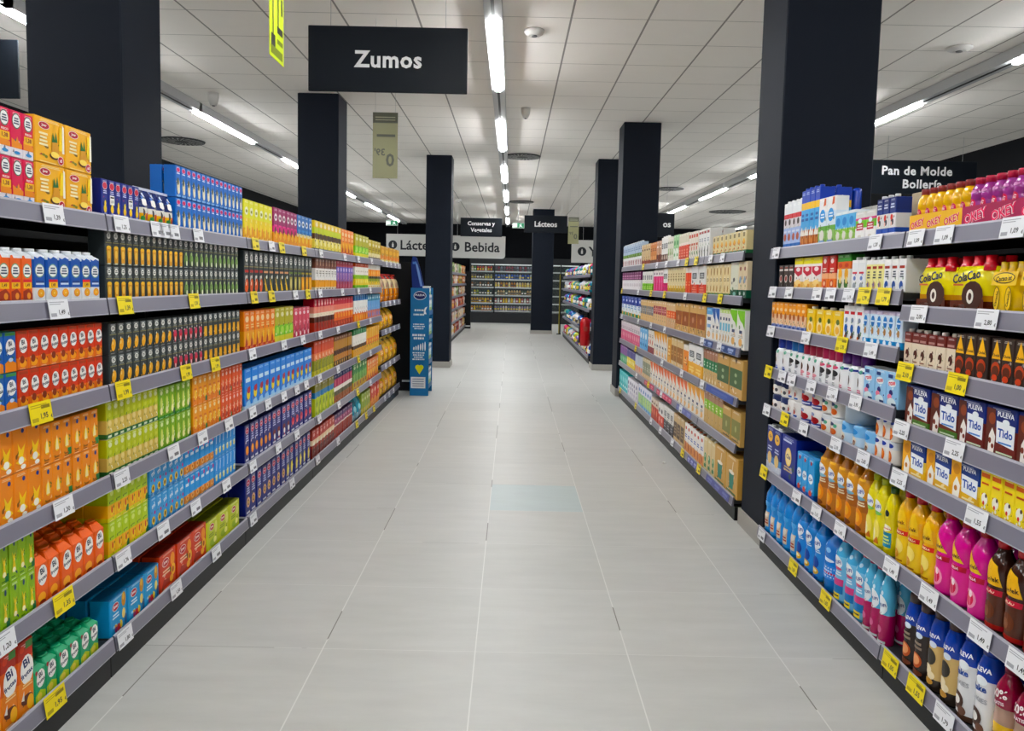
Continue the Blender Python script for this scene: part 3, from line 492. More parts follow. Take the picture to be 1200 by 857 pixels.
def plant(desc, bands, a, **kw): return dict(dict(f='c', name='plant_drink_carton', desc=desc, bands=bands, art=a, d=.07), **kw)
qr = lambda v: [('r', .18, v, .82, v + .2, '3a3e44'), ('lines', 3, .24, .76, v + .03, v + .17, 'c9ccd0')]
cut = lambda c: [('p', [(0, .98), (1, .98), (1, .52), (.72, .66), (.4, .72), (0, .9)], c), ('r', .3, .4, .7, .48, '3a4468'), ('e', .5, .18, .24, .1, 'e8b878'), ('lines', 2, .2, .8, .28, .36, 'b9b4a8')]
leaf = lambda c: [('e', .5, .4, .3, .14, c), ('e', .42, .44, .1, .06, 'd8e4c0')]
K.update({
 # plant drinks beyond the pillar
 'F1a': plant('white oat carton with green band', [(.42, 'e6e8ea'), (.56, '6f9a3a'), (1, 'b4c6dc')], [('r', .3, .08, .7, .3, 'a83a46'), ('lines', 2, .2, .8, .68, .84, '5f7fae')], cap='e8ecf0'),
 'F1b': plant('beige cereal drink carton', [(.22, 'a8604a'), (1, 'd6bd94')], [('r', .2, .7, .8, .78, '6a4a34'), ('e', .5, .2, .26, .1, '8a3a3a')]),
 'F1c': plant('copper brown drink carton', [(.2, '6a3a2a'), (1, 'd28a54')], [('lines', 2, .2, .8, .6, .75, '7a4024'), ('e', .5, .3, .26, .1, 'e8b07c')]),
 'F1d': plant('dark brown cocoa drink carton', [(.4, '7a3f30'), (1, 'c49a80')], [('e', .5, .3, .26, .1, '5a241c'), ('r', .2, .7, .8, .78, 'f2e4d6')]),
 'F1e': plant('white carton with black lettering', [(.34, '5a3a34'), (1, 'eceae6')], qr(.56) + [('e', .5, .22, .3, .08, 'c9b8a8')], cap='f2f2f0'),
 'F1f': plant('cream carton with green leaves', [(1, 'e3dfcf')], leaf('7fae5a') + [('r', .2, .74, .8, .82, '6a7a5a')]),
 'F1g': plant('mint green and white carton', [(.5, 'e6f0de'), (1, 'a9d6a2')], [('e', .5, .7, .3, .1, '3f8a4a'), ('r', .2, .2, .8, .3, '7fae7a')]),
 'F1h': plant('white and scarlet drink carton', [(.56, 'e0482c'), (.66, 'f2e2d8'), (1, 'dcd6c0')], [('lines', 3, .15, .85, .12, .44, 'f0a08a')]),
 'F1i': plant('cream carton with red fruit', [(1, 'e7e0d2')], [('r', .1, .78, .9, .9, 'd2523c'), ('e', .4, .4, .2, .08, 'd8402e'), ('e', .6, .24, .18, .06, '4f8a3a'), ('r', .1, .5, .9, .58, 'c8604a')]),
 'F1j': plant('tall white carton with black bottle', [(1, 'eeedeb')], [('p', [(.36, .06), (.64, .06), (.64, .3), (.56, .42), (.44, .42), (.36, .3)], '22252c'), ('r', .1, .84, .9, .92, 'a83c40'), ('lines', 2, .2, .8, .56, .7, '8a90a0')], d=.09, top='dcdad4'),
 'F1k': plant('cream soup carton with green base', [(.16, '2f6a44'), (1, 'e3d3a4')], [('e', .5, .5, .3, .1, 'e08a1c'), ('e', .5, .56, .2, .1, 'f0b83a'), ('r', .3, .74, .7, .92, '8a7a54'), ('e', .5, .26, .14, .05, 'c8702a')], d=.09),
 'F2a': plant('purple and white drink carton', [(.56, 'ece9ec'), (1, '6d1f58')], [('r', .15, .74, .85, .82, 'd6a8c4'), ('r', .15, .62, .85, .68, 'c890b4'), ('e', .5, .3, .3, .1, 'cfc8cc')]),
 'F2b': plant('white and lime drink carton', [(.4, '7cc52a'), (1, 'ebe9e4')], qr(.6) + [('lines', 2, .2, .8, .1, .28, 'c6ec8a')]),
 'F2c': plant('hot pink drink carton', [(.72, 'e2447e'), (1, 'e9dede')], [('r', .4, .1, .6, .66, 'f08ab2'), ('e', .5, .84, .26, .06, '8a7a84')], cap='f0eef0'),
 'F2d': plant('white carton with pink base', [(.4, 'dc4a80'), (1, 'ecebea')], qr(.58)),
 'F2e': plant('cream and gold drink carton', [(.2, 'c09a2e'), (1, 'e2d3a8')], [('lines', 3, .2, .8, .5, .8, '9a8454'), ('e', .5, .24, .26, .08, 'e8c04a')]),
 'F2f': plant('scarlet drink carton', [(.8, 'e6502a'), (1, 'e8ddd4')], [('lines', 2, .2, .8, .3, .5, 'f6a888')]),
 'F2g': plant('white carton with scarlet base', [(.36, 'e4452e'), (1, 'e8e7e6')], qr(.56) + [('p', [(.4, .36), (.6, .36), (.5, .44)], 'e4452e'), ('lines', 3, .15, .85, .06, .3, 'f29a8a')], cap='f1f1f1'),
 'F2h': plant('cream carton with brown print', [(.1, '4a8a4a'), (1, 'e8d6a8')], [('e', .5, .78, .16, .12, 'a8793c'), ('lines', 2, .2, .8, .46, .58, 'a08e64'), ('e', .5, .24, .14, .1, 'b8863c')]),
 'F2i': plant('pale green and dark green carton', [(.22, '1f5a40'), (1, 'dcdcc8')], [('e', .5, .5, .14, .06, '3a3a3a'), ('e', .6, .1, .2, .06, '8ac0b8')]),
 'F2j': plant('cream carton with forest green base', [(.22, '17503a'), (1, 'e0cfae')], [('e', .5, .5, .24, .1, '8aa6c0'), ('e', .5, .8, .2, .06, '8a3a30'), ('e', .5, .12, .2, .05, 'c8d8d0')]),
 'F3a': plant('blue and white protein drink carton', [(.2, '3f8a5a'), (.6, 'e4eaf2'), (1, '24409a')], [('lines', 2, .15, .85, .4, .6, '7fa6d6'), ('e', .4, .14, .2, .1, 'f0b43a'), ('e', .7, .8, .2, .06, 'e6ecf6')]),
 'F3b': plant('beige carton with grey panel', [(1, 'd9b583')], [('r', .05, .36, .95, .74, '74787c'), ('lines', 2, .2, .8, .46, .64, 'b8bcc0')]),
 'F3c': plant('beige carton with rose panel', [(1, 'dcbb90')], [('r', .05, .46, .95, .8, 'b0485a'), ('lines', 2, .2, .8, .54, .72, 'e4a8b0')]),
 'F3d': plant('beige carton with orange stripes', [(.42, 'cfa984'), (.7, 'e6602a'), (1, 'd9ba90')], [('lines', 2, .2, .8, .46, .66, 'f4b088')]),
 'F3e': plant('kraft drink tray with brown panel', [(1, 'd3ab72')], [('r', 0, .26, 1, .74, '9c5c3a'), ('e', .5, .5, .12, .1, 'c09070'), ('p', [(.4, 1), (.6, 1), (.5, .86)], '7a5a34')], name='plant_drink_tray', d=.12),
 'F3f': plant('white carton with pale blue top', [(.8, 'eceae6'), (1, '6fb0e0')], [('r', .2, .62, .8, .72, '3a4468'), ('e', .5, .2, .3, .1, 'e2b98a'), ('r', .2, .4, .8, .5, '8ab4dc')]),
 'F3g': plant('white carton with royal blue corner', [(1, 'eceae6')], cut('1f5fb4')),
 'F3h': plant('white carton with aqua label', [(.9, 'ebe8e2'), (1, 'c8dc8a')], [('r', .1, .4, .9, .62, '7fc0d8'), ('r', .2, .7, .8, .78, '3a4468'), ('e', .5, .2, .26, .1, 'd9b58a')]),
 'F3i': plant('white carton with lime green corner', [(1, 'ebeae6')], cut('7cc81e'), top='6fbc1c', d=.1),
 'F4a': plant('pink flavoured drink carton', [(.56, 'dc6a8c'), (1, 'd8ccd2')], [('e', .5, .34, .3, .12, 'eea4b4'), ('lines', 2, .2, .8, .62, .78, '8a7a84')], cap='f2f2f2'),
 'F4b': plant('pale blue drink carton', [(1, '7ab8e4')], [('e', .5, .66, .32, .14, 'e4f0f8'), ('r', .2, .2, .8, .32, '3f7fc0')], cap='f2f2f2'),
 'F4c': plant('white and cherry drink carton', [(.3, '8a3a3e'), (1, 'e6ded2')], [('e', .5, .5, .2, .1, 'c8564a'), ('lines', 2, .2, .8, .68, .82, '8a7a6a')]),
 'F4d': plant('white carton with amber corner', [(1, 'ece8e2')], cut('eca21a')),
 'F4e': plant('amber drink carton', [(1, 'dfa23c')], [('lines', 3, .2, .8, .3, .7, 'f4d8a0')]),
 'F4f': plant('tan carton with brown panel', [(1, 'd8bd8e')], [('r', 0, .18, 1, .72, 'a06a30'), ('lines', 2, .2, .8, .36, .56, 'c89a64')]),
 'F4g': plant('bright orange drink carton', [(.8, 'ee8a1c'), (1, 'e8e2d4')], [('lines', 2, .2, .8, .3, .5, 'f8cc8a')]),
 'F4h': plant('white carton with amber base', [(.42, 'eeae1c'), (1, 'e9e8e6')], qr(.58) + [('lines', 2, .15, .85, .12, .3, 'fadc8a')], cap='f1f1f1'),
 'F4i': plant('kraft carton with green band', [(.42, 'd2b17c'), (.72, '1f7a4a'), (1, 'a87a64')], [('lines', 2, .3, .7, .48, .66, 'd8ead8'), ('e', .5, .12, .2, .06, 'f0e2c0')], cap='f0eeea'),
 'F4j': plant('kraft drink tray with moss panel', [(1, 'cfa76c')], [('r', 0, .26, 1, .74, '44603a'), ('e', .5, .4, .1, .05, 'a9b894'), ('e', .5, .58, .1, .05, 'a9b894'), ('p', [(.4, 1), (.6, 1), (.5, .86)], '4a3a24')], name='plant_drink_tray', d=.16),
 'F5a': plant('purple and green drink carton', [(.5, '4aa070'), (1, '8a5a9a')], [('e', .5, .3, .3, .1, 'a8d4b0')]),
 'F5b': plant('purple and yellow drink carton', [(.56, 'e8d03c'), (1, '56508e')], [('e', .5, .34, .3, .1, 'f4ecb0')]),
 'F5c': plant('silver and peach drink carton', [(.4, 'd8b8a4'), (1, 'b9c4d4')], [('e', .5, .3, .3, .1, 'e88a6a')]),
 'F5d': plant('sage and beige drink carton', [(.24, 'd2b48a'), (.8, '8a8f78'), (1, 'd8c8a4')], [('lines', 2, .2, .8, .4, .6, 'c4c8b4')]),
 'F5e': plant('white carton with orange corner', [(1, 'ece6dc')], cut('ec6a24')),
 'F5f': plant('kraft carton with lime band', [(.46, 'c7a66e'), (.74, '86c01e'), (1, 'a8806a')], [('lines', 2, .3, .7, .52, .68, 'eaf4cc')], cap='f0eeea'),
 'F5g': plant('kraft drink tray with olive panel', [(1, 'c9a468')], [('r', 0, .2, 1, .72, '7a7a3e'), ('e', .5, .46, .1, .1, 'a9aa74'), ('lines', 1, .1, .9, .08, .14, '5a4a2c')], name='plant_drink_tray', d=.16),
 'F6a': plant('turquoise drink carton', [(1, '4fc0c4')], [('e', .5, .62, .3, .14, 'a4e2e2'), ('r', .2, .2, .8, .3, 'e4f6f6')]),
 'F6b': plant('white carton with violet print', [(1, 'e2dde6')], [('e', .4, .74, .26, .1, '4a4070'), ('e', .6, .5, .2, .1, '6a5a8a'), ('e', .5, .24, .24, .1, 'b4a8c4')]),
 'F6c': plant('pale mint and blue drink carton', [(.14, '8ac0e4'), (.6, 'a9d0a8'), (1, 'dcdcec')], [('r', .2, .2, .8, .54, 'c0dc8a'), ('e', .5, .76, .3, .08, '6a90c4')]),
 'F6d': plant('brick red drink carton', [(.66, 'c0402a'), (1, 'd8c8b8')], [('e', .5, .4, .26, .14, 'e88a6a'), ('r', .2, .76, .8, .84, '5a3a34')]),
 'F6e': plant('coral and white drink carton', [(.5, 'dc6458'), (1, 'e9e6e2')], [('e', .5, .7, .26, .1, '3a3a40'), ('e', .5, .3, .24, .1, 'f0b0a4')]),
 'F6f': plant('black and white drink carton', [(.46, '34343a'), (1, 'dfddd9')], qr(.6) + [('lines', 2, .2, .8, .14, .34, '9a9aa0')]),
 'F6g': plant('beige carton with dark brown panel', [(1, 'cdb287')], [('r', .02, .16, .98, .7, '54402e'), ('lines', 3, .2, .8, .26, .6, '9a866a')]),
 'F6h': plant('white almond carton with brown cap', [(.36, 'dc9a6a'), (1, 'eeeae6')], [('e', .5, .22, .26, .14, 'b8602a'), ('lines', 2, .15, .85, .5, .64, '4a6aae'), ('e', .5, .84, .26, .06, 'c84a3a')], cap='a8624a'),
 'F6i': plant('cream carton with green leaf', [(1, 'd9c79a')], leaf('3a8a5a') + [('r', .2, .1, .8, .2, '3a7a4a')], cap='f0eeea'),
 'F6j': plant('kraft drink tray with green cup', [(1, 'cda25f')], [('p', [(.34, .16), (.66, .16), (.72, .56), (.28, .56)], '1f7a66'), ('e', .5, .58, .24, .05, 'f0e8d8'), ('p', [(.52, .6), (.58, .6), (.66, .86), (.6, .86)], 'e9dcc0'), ('r', .1, .06, .9, .1, '2f6a4a')], name='plant_drink_tray', d=.2),
})
LOGO = lambda t, u, v, hv, c='1f3f9a', bg='f2f5f8', ru=.4, rv=.1: [('e', u, v, ru, rv, bg), ('t', t, u, v, hv, c, ru * 1.7, 8)]
def bot(name, desc, prof, bands, a, **kw): return dict(dict(f='b', name=name, desc=desc, prof=prof, bands=bands, art=a), **kw)
def milk(desc, bands, a, **kw): return dict(dict(f='c', name='milk_drink_carton', desc=desc, bands=bands, art=a, d=.06), **kw)
def cream(desc, capc, tone, fr): return bot('cream_bottle', desc, 'cream', [(1, 'eef0f2')], [('e', .62, .6, .12, .05, '5fa68a')] + fr + [('lines', 2, .2, .7, .08, .18, tone)], cap=capc, label=(.03, .6, [(1, 'f1f2f4')]))
def tin(desc, bands, a): return bot('condensed_milk_can', desc, 'can', bands, a, cat='can', rough=.3, label=(.06, .92, [(v, c) for v, c in bands]))
K.update({
 # milk drinks by the pillar
 'M1a': milk('white red and blue milk carton', [(.12, '3a72c0'), (.46, 'a9bde4'), (.66, 'd8d2d8'), (.76, 'c82f36'), (1, 'e6eaee')], [('e', .5, .58, .26, .07, '3a2a2a'), ('e', .5, .26, .34, .08, 'b8604a'), ('r', .1, .36, .9, .4, 'd4dcf0')], d=.07, cap='f4f5f6'),
 'M1b': milk('blue almond milk carton', [(.3, 'b8683c'), (.66, '62ace0'), (.78, 'f0be2a'), (1, '1b3fae')], [('p', [(0, .24), (.4, .36), (.7, .26), (1, .34), (1, .2), (0, .2)], 'efe6da'), ('lines', 2, .15, .85, .44, .6, '1f5aa8'), ('e', .3, .14, .16, .07, 'd8905a'), ('e', .7, .1, .16, .06, 'd8905a')], top='1c3c9c', cap='1f46b4', d=.07),
 'M1c': milk('white and sky blue milk carton', [(.3, '8fb86a'), (.4, '6aa84a'), (.7, 'dce9f4'), (1, 'f0efee')], [('e', .5, .62, .36, .14, '3f97dc'), ('lines', 2, .25, .75, .56, .68, 'e2f0fa'), ('e', .5, .2, .3, .12, 'e6e2d8'), ('p', [(.6, .82), (.9, .84), (.9, .98), (.7, .98)], 'd8602e'), ('r', .15, .04, .85, .1, '7f9fc8')], top='e8e7e4'),
 'M1d': milk('small sky blue milk carton', [(.3, '9ac06a'), (.46, '86b84a'), (.9, '6db6e6'), (1, 'e6eef4')], [('e', .5, .68, .34, .14, '3a86cc'), ('e', .5, .24, .28, .14, 'e4dfd6'), ('r', .1, .02, .9, .1, 'a88ab0')], top='c9d6de'),
 'M1e': milk('white carton with green stripe', [(.44, 'f2f0ee'), (.7, '7cc04a'), (.78, 'd85a8a'), (1, 'dcdad6')], [('r', .14, .36, .86, .6, 'b8283c'), ('lines', 2, .22, .78, .4, .56, 'f4dcdc'), ('e', .5, .68, .2, .08, 'eaf2fa'), ('e', .5, .14, .2, .06, 'd8d2c8')], top='c4c2be', d=.08),
 'M1f': milk('navy and white milk carton', [(.12, 'e4e6ee'), (.24, '3a56a8'), (.6, 'e6e4e4'), (.68, '28387c'), (1, '1c2c70')], [('e', .4, .5, .22, .08, 'd8463c'), ('e', .6, .38, .2, .08, '34343c'), ('lines', 2, .15, .85, .72, .86, 'c8d0ea'), ('e', .4, .34, .14, .06, 'f0c8b8')], d=.06, cap='f0f0ee'),
 'M2a': milk('dark chocolate drink carton', [(1, '2c201e')], [('r', .1, .76, .9, .84, 'e2dcd8'), ('e', .5, .44, .3, .16, 'd8d0ca'), ('e', .5, .44, .2, .12, '9a2f2a'), ('r', .2, .86, .8, .92, '8a3a2e')]),
 'M2b': milk('yellow-topped white dessert carton', [(.26, 'f0c47a'), (.8, 'f3ece8'), (1, 'efe03a')], [('p', [(0, .72), (1, .72), (1, .5), (.5, .42), (0, .56)], 'c0223c'), ('e', .5, .64, .26, .07, 'f6e6e6'), ('e', .5, .22, .36, .1, 'f8d894'), ('e', .7, .14, .14, .06, 'e89a3a')], d=.07),
 'M2c': milk('red fruit milk carton', [(.34, 'ee8a5a'), (.5, 'f0b48a'), (1, 'c23a36')], [('e', .5, .2, .28, .12, 'd04a3a'), ('e', .5, .2, .16, .07, 'f4d4b0'), ('e', .5, .84, .24, .07, 'f0d8d4'), ('lines', 2, .2, .8, .52, .66, 'f8e0d0')]),
 'M2d': milk('orange and green milk carton', [(.6, 'e2ded2'), (.8, 'd8662a'), (1, '3f8a3a')], [('e', .5, .46, .3, .16, 'f0b24a'), ('e', .5, .2, .3, .14, '3f6a2c'), ('e', .5, .7, .3, .06, 'c8402a'), ('e', .55, .3, .16, .1, 'f2d890')], top='4a9a40'),
 'M2e': milk('plain white milk carton', [(.9, 'eceef0'), (1, 'f4f4f4')], [('r', .15, .56, .85, .62, 'd85a66'), ('e', .5, .42, .2, .07, '7a92cc'), ('e', .5, .18, .26, .1, '9aa0a8')], cap='f2f3f4'),
 'M2f': milk('white and yellow milk carton', [(.86, 'efe9a4'), (1, 'f4f4f2')], [('r', .1, .72, .9, .8, 'a8382e'), ('lines', 3, .2, .8, .4, .66, '5a5a52'), ('e', .5, .2, .3, .12, 'c8a878'), ('e', .4, .22, .12, .07, '6a5aa0')], cap='f2f3f4'),
 'M2g': milk('white and blue milk carton', [(.86, 'f0f0f0'), (1, 'f4f4f2')], [('r', .1, .72, .9, .8, 'a8382e'), ('lines', 3, .2, .8, .44, .66, '4a4e5a'), ('e', .46, .22, .3, .13, '25509c'), ('e', .6, .12, .2, .07, 'c8cfd8')], cap='f2f3f4', d=.09),
 'M3a': milk('orange-topped almond milk carton', [(.2, '8a9ac8'), (.56, 'e6c0a0'), (1, 'f0a456')], [('e', .5, .5, .28, .12, 'b8683a'), ('e', .5, .74, .34, .06, 'f6d2a4'), ('r', .2, .08, .8, .16, '4a62a8')], top='f2b060'),
 'M3b': milk('yellow custard carton', [(1, 'f2c72c')], [('e', .5, .34, .36, .26, 'f6e2b0'), ('e', .55, .6, .2, .1, '5a6a2a'), ('e', .5, .3, .24, .14, 'f0b85a'), ('lines', 1, .2, .8, .82, .92, 'fbeeb4')], d=.07, cap='f0efe8'),
 'M3c': milk('white whole milk carton', [(1, 'f0f1f3')], [('r', .14, .76, .86, .84, 'cf3a44'), ('e', .5, .6, .22, .07, '8a96ac'), ('e', .45, .36, .26, .12, '2f62b0'), ('e', .55, .18, .2, .09, '34343c'), ('e', .35, .12, .12, .05, 'c8683a')], cap='f4f4f4'),
 'M3d': milk('pale blue evaporated milk carton', [(.2, '3f96d4'), (.3, 'd8ecf6'), (.9, 'cfe0f0'), (1, 'c8bcd8')], [('e', .5, .7, .32, .16, '3f7fc4'), ('e', .5, .42, .2, .1, 'b88a5a'), ('e', .55, .12, .26, .08, 'e8f4fa'), ('lines', 1, .2, .8, .66, .74, 'dcecf8')]),
 'M4a': cream('white cream bottle with navy cap', '1d3aa8', '5a6ab0', [('e', .36, .34, .18, .1, '4a2a1c'), ('r', .15, .06, .7, .12, '3f56a4')]),
 'M4b': cream('white cream bottle with blue cap', '3f78c0', '9aa0a8', [('e', .5, .42, .36, .08, '2a2a2e'), ('e', .45, .3, .3, .06, '8a8a8e')]),
 'M4c': cream('white cream bottle with crimson cap', 'b41f44', 'd88a9a', [('e', .45, .36, .2, .11, '4a2a1c'), ('e', .5, .2, .3, .05, 'e8a0ac')]),
 'M4d': cream('white cream bottle with pink cap', 'd0436c', '9aa0a8', [('e', .5, .4, .4, .09, '2c2c30'), ('e', .5, .56, .4, .05, 'dd6a84'), ('e', .45, .28, .3, .06, '8a8a8e')]),
 'M4e': cream('white cream bottle with purple cap', '5a2a7a', 'c86a8a', [('e', .36, .34, .14, .12, '3f2318'), ('r', 0, .57, 1, .62, '24348a')]),
 'M4f': dict(f='c', name='powdered_milk_canister', cat='canister', desc='pale blue powdered milk canister', d=.07, bands=[(1, '9cc8ea')], top='dde6ee', art=[('r', .1, .82, .5, .92, '25407c'), ('e', .45, .68, .36, .1, 'e8f0f6'), ('t', 'rose', .46, .68, .1, 'd23a4c', .7, 10), ('e', .4, .42, .16, .08, '3a3a7a'), ('e', .3, .3, .2, .08, 'e88aa0'), ('e', .5, .14, .4, .14, 'd4e4e8'), ('r', .5, .06, .9, .14, '23355e')]),
 'M5a': tin('white milk can with biscuit picture', [(.6, 'f0ece8'), (1, '24305c')], [('e', .3, .4, .22, .2, 'd89a6a'), ('e', .6, .5, .2, .16, 'f6f2ec'), ('e', .7, .3, .1, .12, '4a4a50')]),
 'M5b': tin('plain white milk can', [(1, 'eceae8')], [('e', .5, .5, .26, .2, 'd8d0c8'), ('e', .5, .4, .14, .14, 'a8382e'), ('r', .2, .12, .8, .22, '3a5aa0')]),
 'M5c': tin('red and white milk can', [(.24, '3a4a9a'), (1, 'efebe8')], [('e', .36, .5, .24, .2, 'bf2a2e'), ('e', .66, .42, .2, .18, '9a2226'), ('e', .5, .74, .14, .1, '8a94b8'), ('r', .1, .1, .9, .18, 'd8dcec')]),
 'M5d': tin('white milk can with caramel picture', [(.8, 'ece8e2'), (1, 'd9dde2')], [('e', .3, .34, .2, .2, 'd8722a'), ('e', .6, .3, .2, .16, 'c8602a'), ('e', .4, .68, .28, .1, '35436a'), ('e', .72, .6, .1, .1, '5fa68a')]),
 'M5e': tin('wide light blue milk can', [(.5, 'c8def0'), (1, '86bce8')], [('e', .4, .3, .24, .2, 'e9dcc8'), ('e', .5, .22, .1, .12, '6a3a2a'), ('e', .4, .72, .3, .14, '4f93d4')]),
 'M5f': tin('white dessert can with orange cake picture', [(.72, 'efe9e4'), (1, 'dfe2e8')], [('e', .42, .34, .28, .28, 'd0662a'), ('e', .4, .4, .2, .12, 'e8955a'), ('e', .5, .84, .3, .1, '3a4a9a')]),
 'M6a': milk('slim navy horchata carton', [(.2, 'c8ccdc'), (.34, '5a8ac0'), (1, '1f2c7c')], [('e', .5, .78, .36, .12, 'f0c060'), ('t', 'Che', .5, .78, .06, '3a2a5a', .5), ('e', .5, .3, .3, .14, 'e2c48a'), ('lines', 2, .2, .8, .46, .58, 'c8cde8')], cap='f0f1f2', d=.07, top='d8dce4'),
 'M6b': dict(f='c', name='horchata_box', cat='box', desc='large navy horchata box', d=.16, bands=[(1, '222f86')], top='1a2468', art=[('e', .5, .56, .22, .2, 'f0cd7a'), ('e', .5, .56, .18, .16, 'f6e0a4'), ('t', 'Che', .5, .57, .1, '3a2a6a', .3), ('lines', 2, .2, .8, .24, .36, 'c8b08a'), ('r', .1, .86, .7, .9, 'd0d6ee')]),
 'M6c': dict(f='c', name='horchata_carton', desc='small light blue horchata carton', d=.05, bands=[(.14, '2a56a8'), (1, '4a9fdc')], top='5a9ad0', art=[('e', .5, .5, .42, .12, 'e9f2f8'), ('t', 'Che', .5, .5, .1, '243a8c', .6, 14), ('e', .5, .16, .26, .07, 'd8523c'), ('e', .5, .88, .16, .05, 'b8283c')]),
 'M6d': bot('horchata_bottle', 'amber horchata bottle', 'tall', [(1, 'b8752c')], LOGO('CHUFI', .46, .6, .075) + [('e', .5, .51, .36, .03, '8abcd4'), ('e', .5, .24, .32, .13, 'e88a24'), ('e', .5, .24, .18, .07, 'f2b052'), ('lines', 2, .15, .85, .4, .47, 'e8d8b8'), ('e', .5, .09, .3, .04, '7a3f1c'), ('lines', 1, .2, .8, .74, .8, 'f0b84a')], cap='d09a48', label=(.05, .78, [(.38, 'c07a34'), (.6, 'a8683c'), (1, 'd9952e')])),
 'M6e': bot('horchata_bottle', 'yellow lemon drink bottle', 'tall', [(1, 'd8cc1a')], LOGO('CHUFI', .46, .6, .075) + [('e', .5, .51, .36, .03, '8ac46a'), ('e', .5, .26, .34, .15, 'f4e27a'), ('e', .4, .2, .16, .09, 'fbf2cc'), ('p', [(.4, .08), (.8, .08), (.7, .18)], 'c06a2a')], cap='a8b01a', label=(.05, .78, [(1, 'e6d61c')])),
 'M6f': bot('lemon_drink_bottle', 'yellow bottle with dark green cap', 'tall', [(1, 'dccf14')], [('e', .6, .62, .16, .05, '1d2420'), ('r', .05, .12, .95, .34, '2f86a8'), ('lines', 3, .12, .88, .16, .3, 'd8e88a'), ('e', .5, .4, .36, .05, 'f0ecd0'), ('r', .1, .385, .9, .4, 'c8483a')], cap='2f5a1e'),
 'M7a': bot('horchata_bottle', 'blue unlabelled horchata bottle', 'tall', [(1, '2f86d4')], [('r', .2, .12, .8, .4, 'd2bfa8'), ('e', .5, .34, .26, .06, 'e8dccc'), ('lines', 2, .24, .76, .16, .26, 'a8483c'), ('e', .5, .56, .34, .05, '6ab2ea')], cap='1f6ab4', label=(.06, .6, [(1, '4496dc')])),
 'M7b': bot('horchata_bottle', 'blue horchata bottle with white logo', 'tall', [(1, '2f7ecc')], LOGO('CHUFI', .46, .62, .075) + [('lines', 2, .2, .8, .46, .53, 'd8e8f6'), ('e', .5, .3, .3, .1, '22489c'), ('e', .5, .16, .3, .06, 'd8a83a'), ('e', .5, .17, .2, .03, 'f4e8b0'), ('e', .5, .06, .3, .025, '20449a')], cap='2a6fbe', label=(.04, .78, [(1, '3a8ad6')])),
 'M7c': bot('horchata_bottle', 'wide blue bottle with red cap', 'round', [(1, '2574cc')], [('e', .3, .74, .12, .04, '8ac2f0'), ('e', .6, .66, .12, .04, '8ac2f0'), ('r', .06, .2, .94, .42, '3a86d8'), ('lines', 4, .12, .88, .22, .4, 'c8dcf4'), ('r', .1, .28, .9, .31, 'c84a6a'), ('e', .5, .5, .34, .03, 'd6e8f8'), ('r', .1, .06, .3, .14, 'e8d04a')], cap='b8263c'),
 'M7d': bot('horchata_bottle', 'sky blue bottle with crimson cap', 'tall', [(1, '64b2de')], LOGO('CHUFI', .46, .6, .075) + [('e', .5, .51, .32, .025, 'd86a8a'), ('lines', 2, .2, .8, .4, .47, 'e4f2fa'), ('r', .05, .26, .95, .36, 'cf5a8a'), ('r', .05, .14, .95, .26, '2a78b8'), ('r', .2, .05, .8, .14, 'e9cf3a'), ('lines', 1, .24, .76, .08, .12, '34343c'), ('e', .3, .74, .1, .03, 'b8dcf0'), ('e', .6, .8, .1, .03, 'b8dcf0')], cap='b02456', label=(.04, .7, [(1, '84c2e4')])),
 'M7e': bot('horchata_bottle', 'sky blue and magenta bottle', 'tall', [(.4, 'a81f58'), (1, '6fbade')], LOGO('CHUFI', .5, .52, .085, '22408c', 'e9f1f6', .46, .13) + [('t', "'s", .5, .42, .04, 'b03a6a', .3), ('e', .3, .72, .1, .03, 'd0e8f4'), ('e', .6, .68, .1, .03, 'd0e8f4'), ('e', .46, .8, .1, .03, 'd0e8f4'), ('e', .5, .2, .2, .05, 'c86a90'), ('r', .02, .03, .98, .06, 'd8dce0')], cap='b02456'),
 # milk shakes nearest the viewer
 'N1a': bot('fruit_drink_bottle', 'yellow fruit drink bottle in tray', 'ribbed', [(.9, 'eeb720'), (1, 'f0c43a')], [('e', .5, .44, .3, .12, 'c82a4c'), ('t', 'OKEY', .5, .44, .1, 'f6e8c4', .7, 78)], cap='8a3a3a', d=.05, back=.011),
 'N1b': bot('fruit_drink_bottle', 'magenta fruit drink bottle in tray', 'ribbed', [(1, 'a0488e')], [('e', .5, .44, .3, .14, 'd8345a'), ('t', 'OKEY', .5, .44, .1, 'f4d8e4', .7, 78), ('e', .5, .72, .3, .03, 'd88ac4')], cap='b8304a', d=.05, back=.011),
 'N2a': dict(f='f', name='cocoa_drink_pack', desc='yellow shrink-wrapped cocoa drink pack', d=.13, bands=[(.2, '5a2416'), (.3, 'c88a14'), (1, 'e8d818')], neck='c8202c', capc='d2232e', art=[('p', [(.02, .02), (.98, .02), (.98, .24), (.02, .2)], '5a2618'), ('e', .66, .3, .3, .26, '3c1c14'), ('e', .6, .28, .1, .13, 'efe8dc'), ('e', .6, .28, .05, .07, '3c1c14'), ('t', 'ColaCao', .46, .64, .17, '1d1a2a', .92, 8), ('lines', 1, .1, .4, .46, .52, 'c8641a')]),
 'N2b': None,
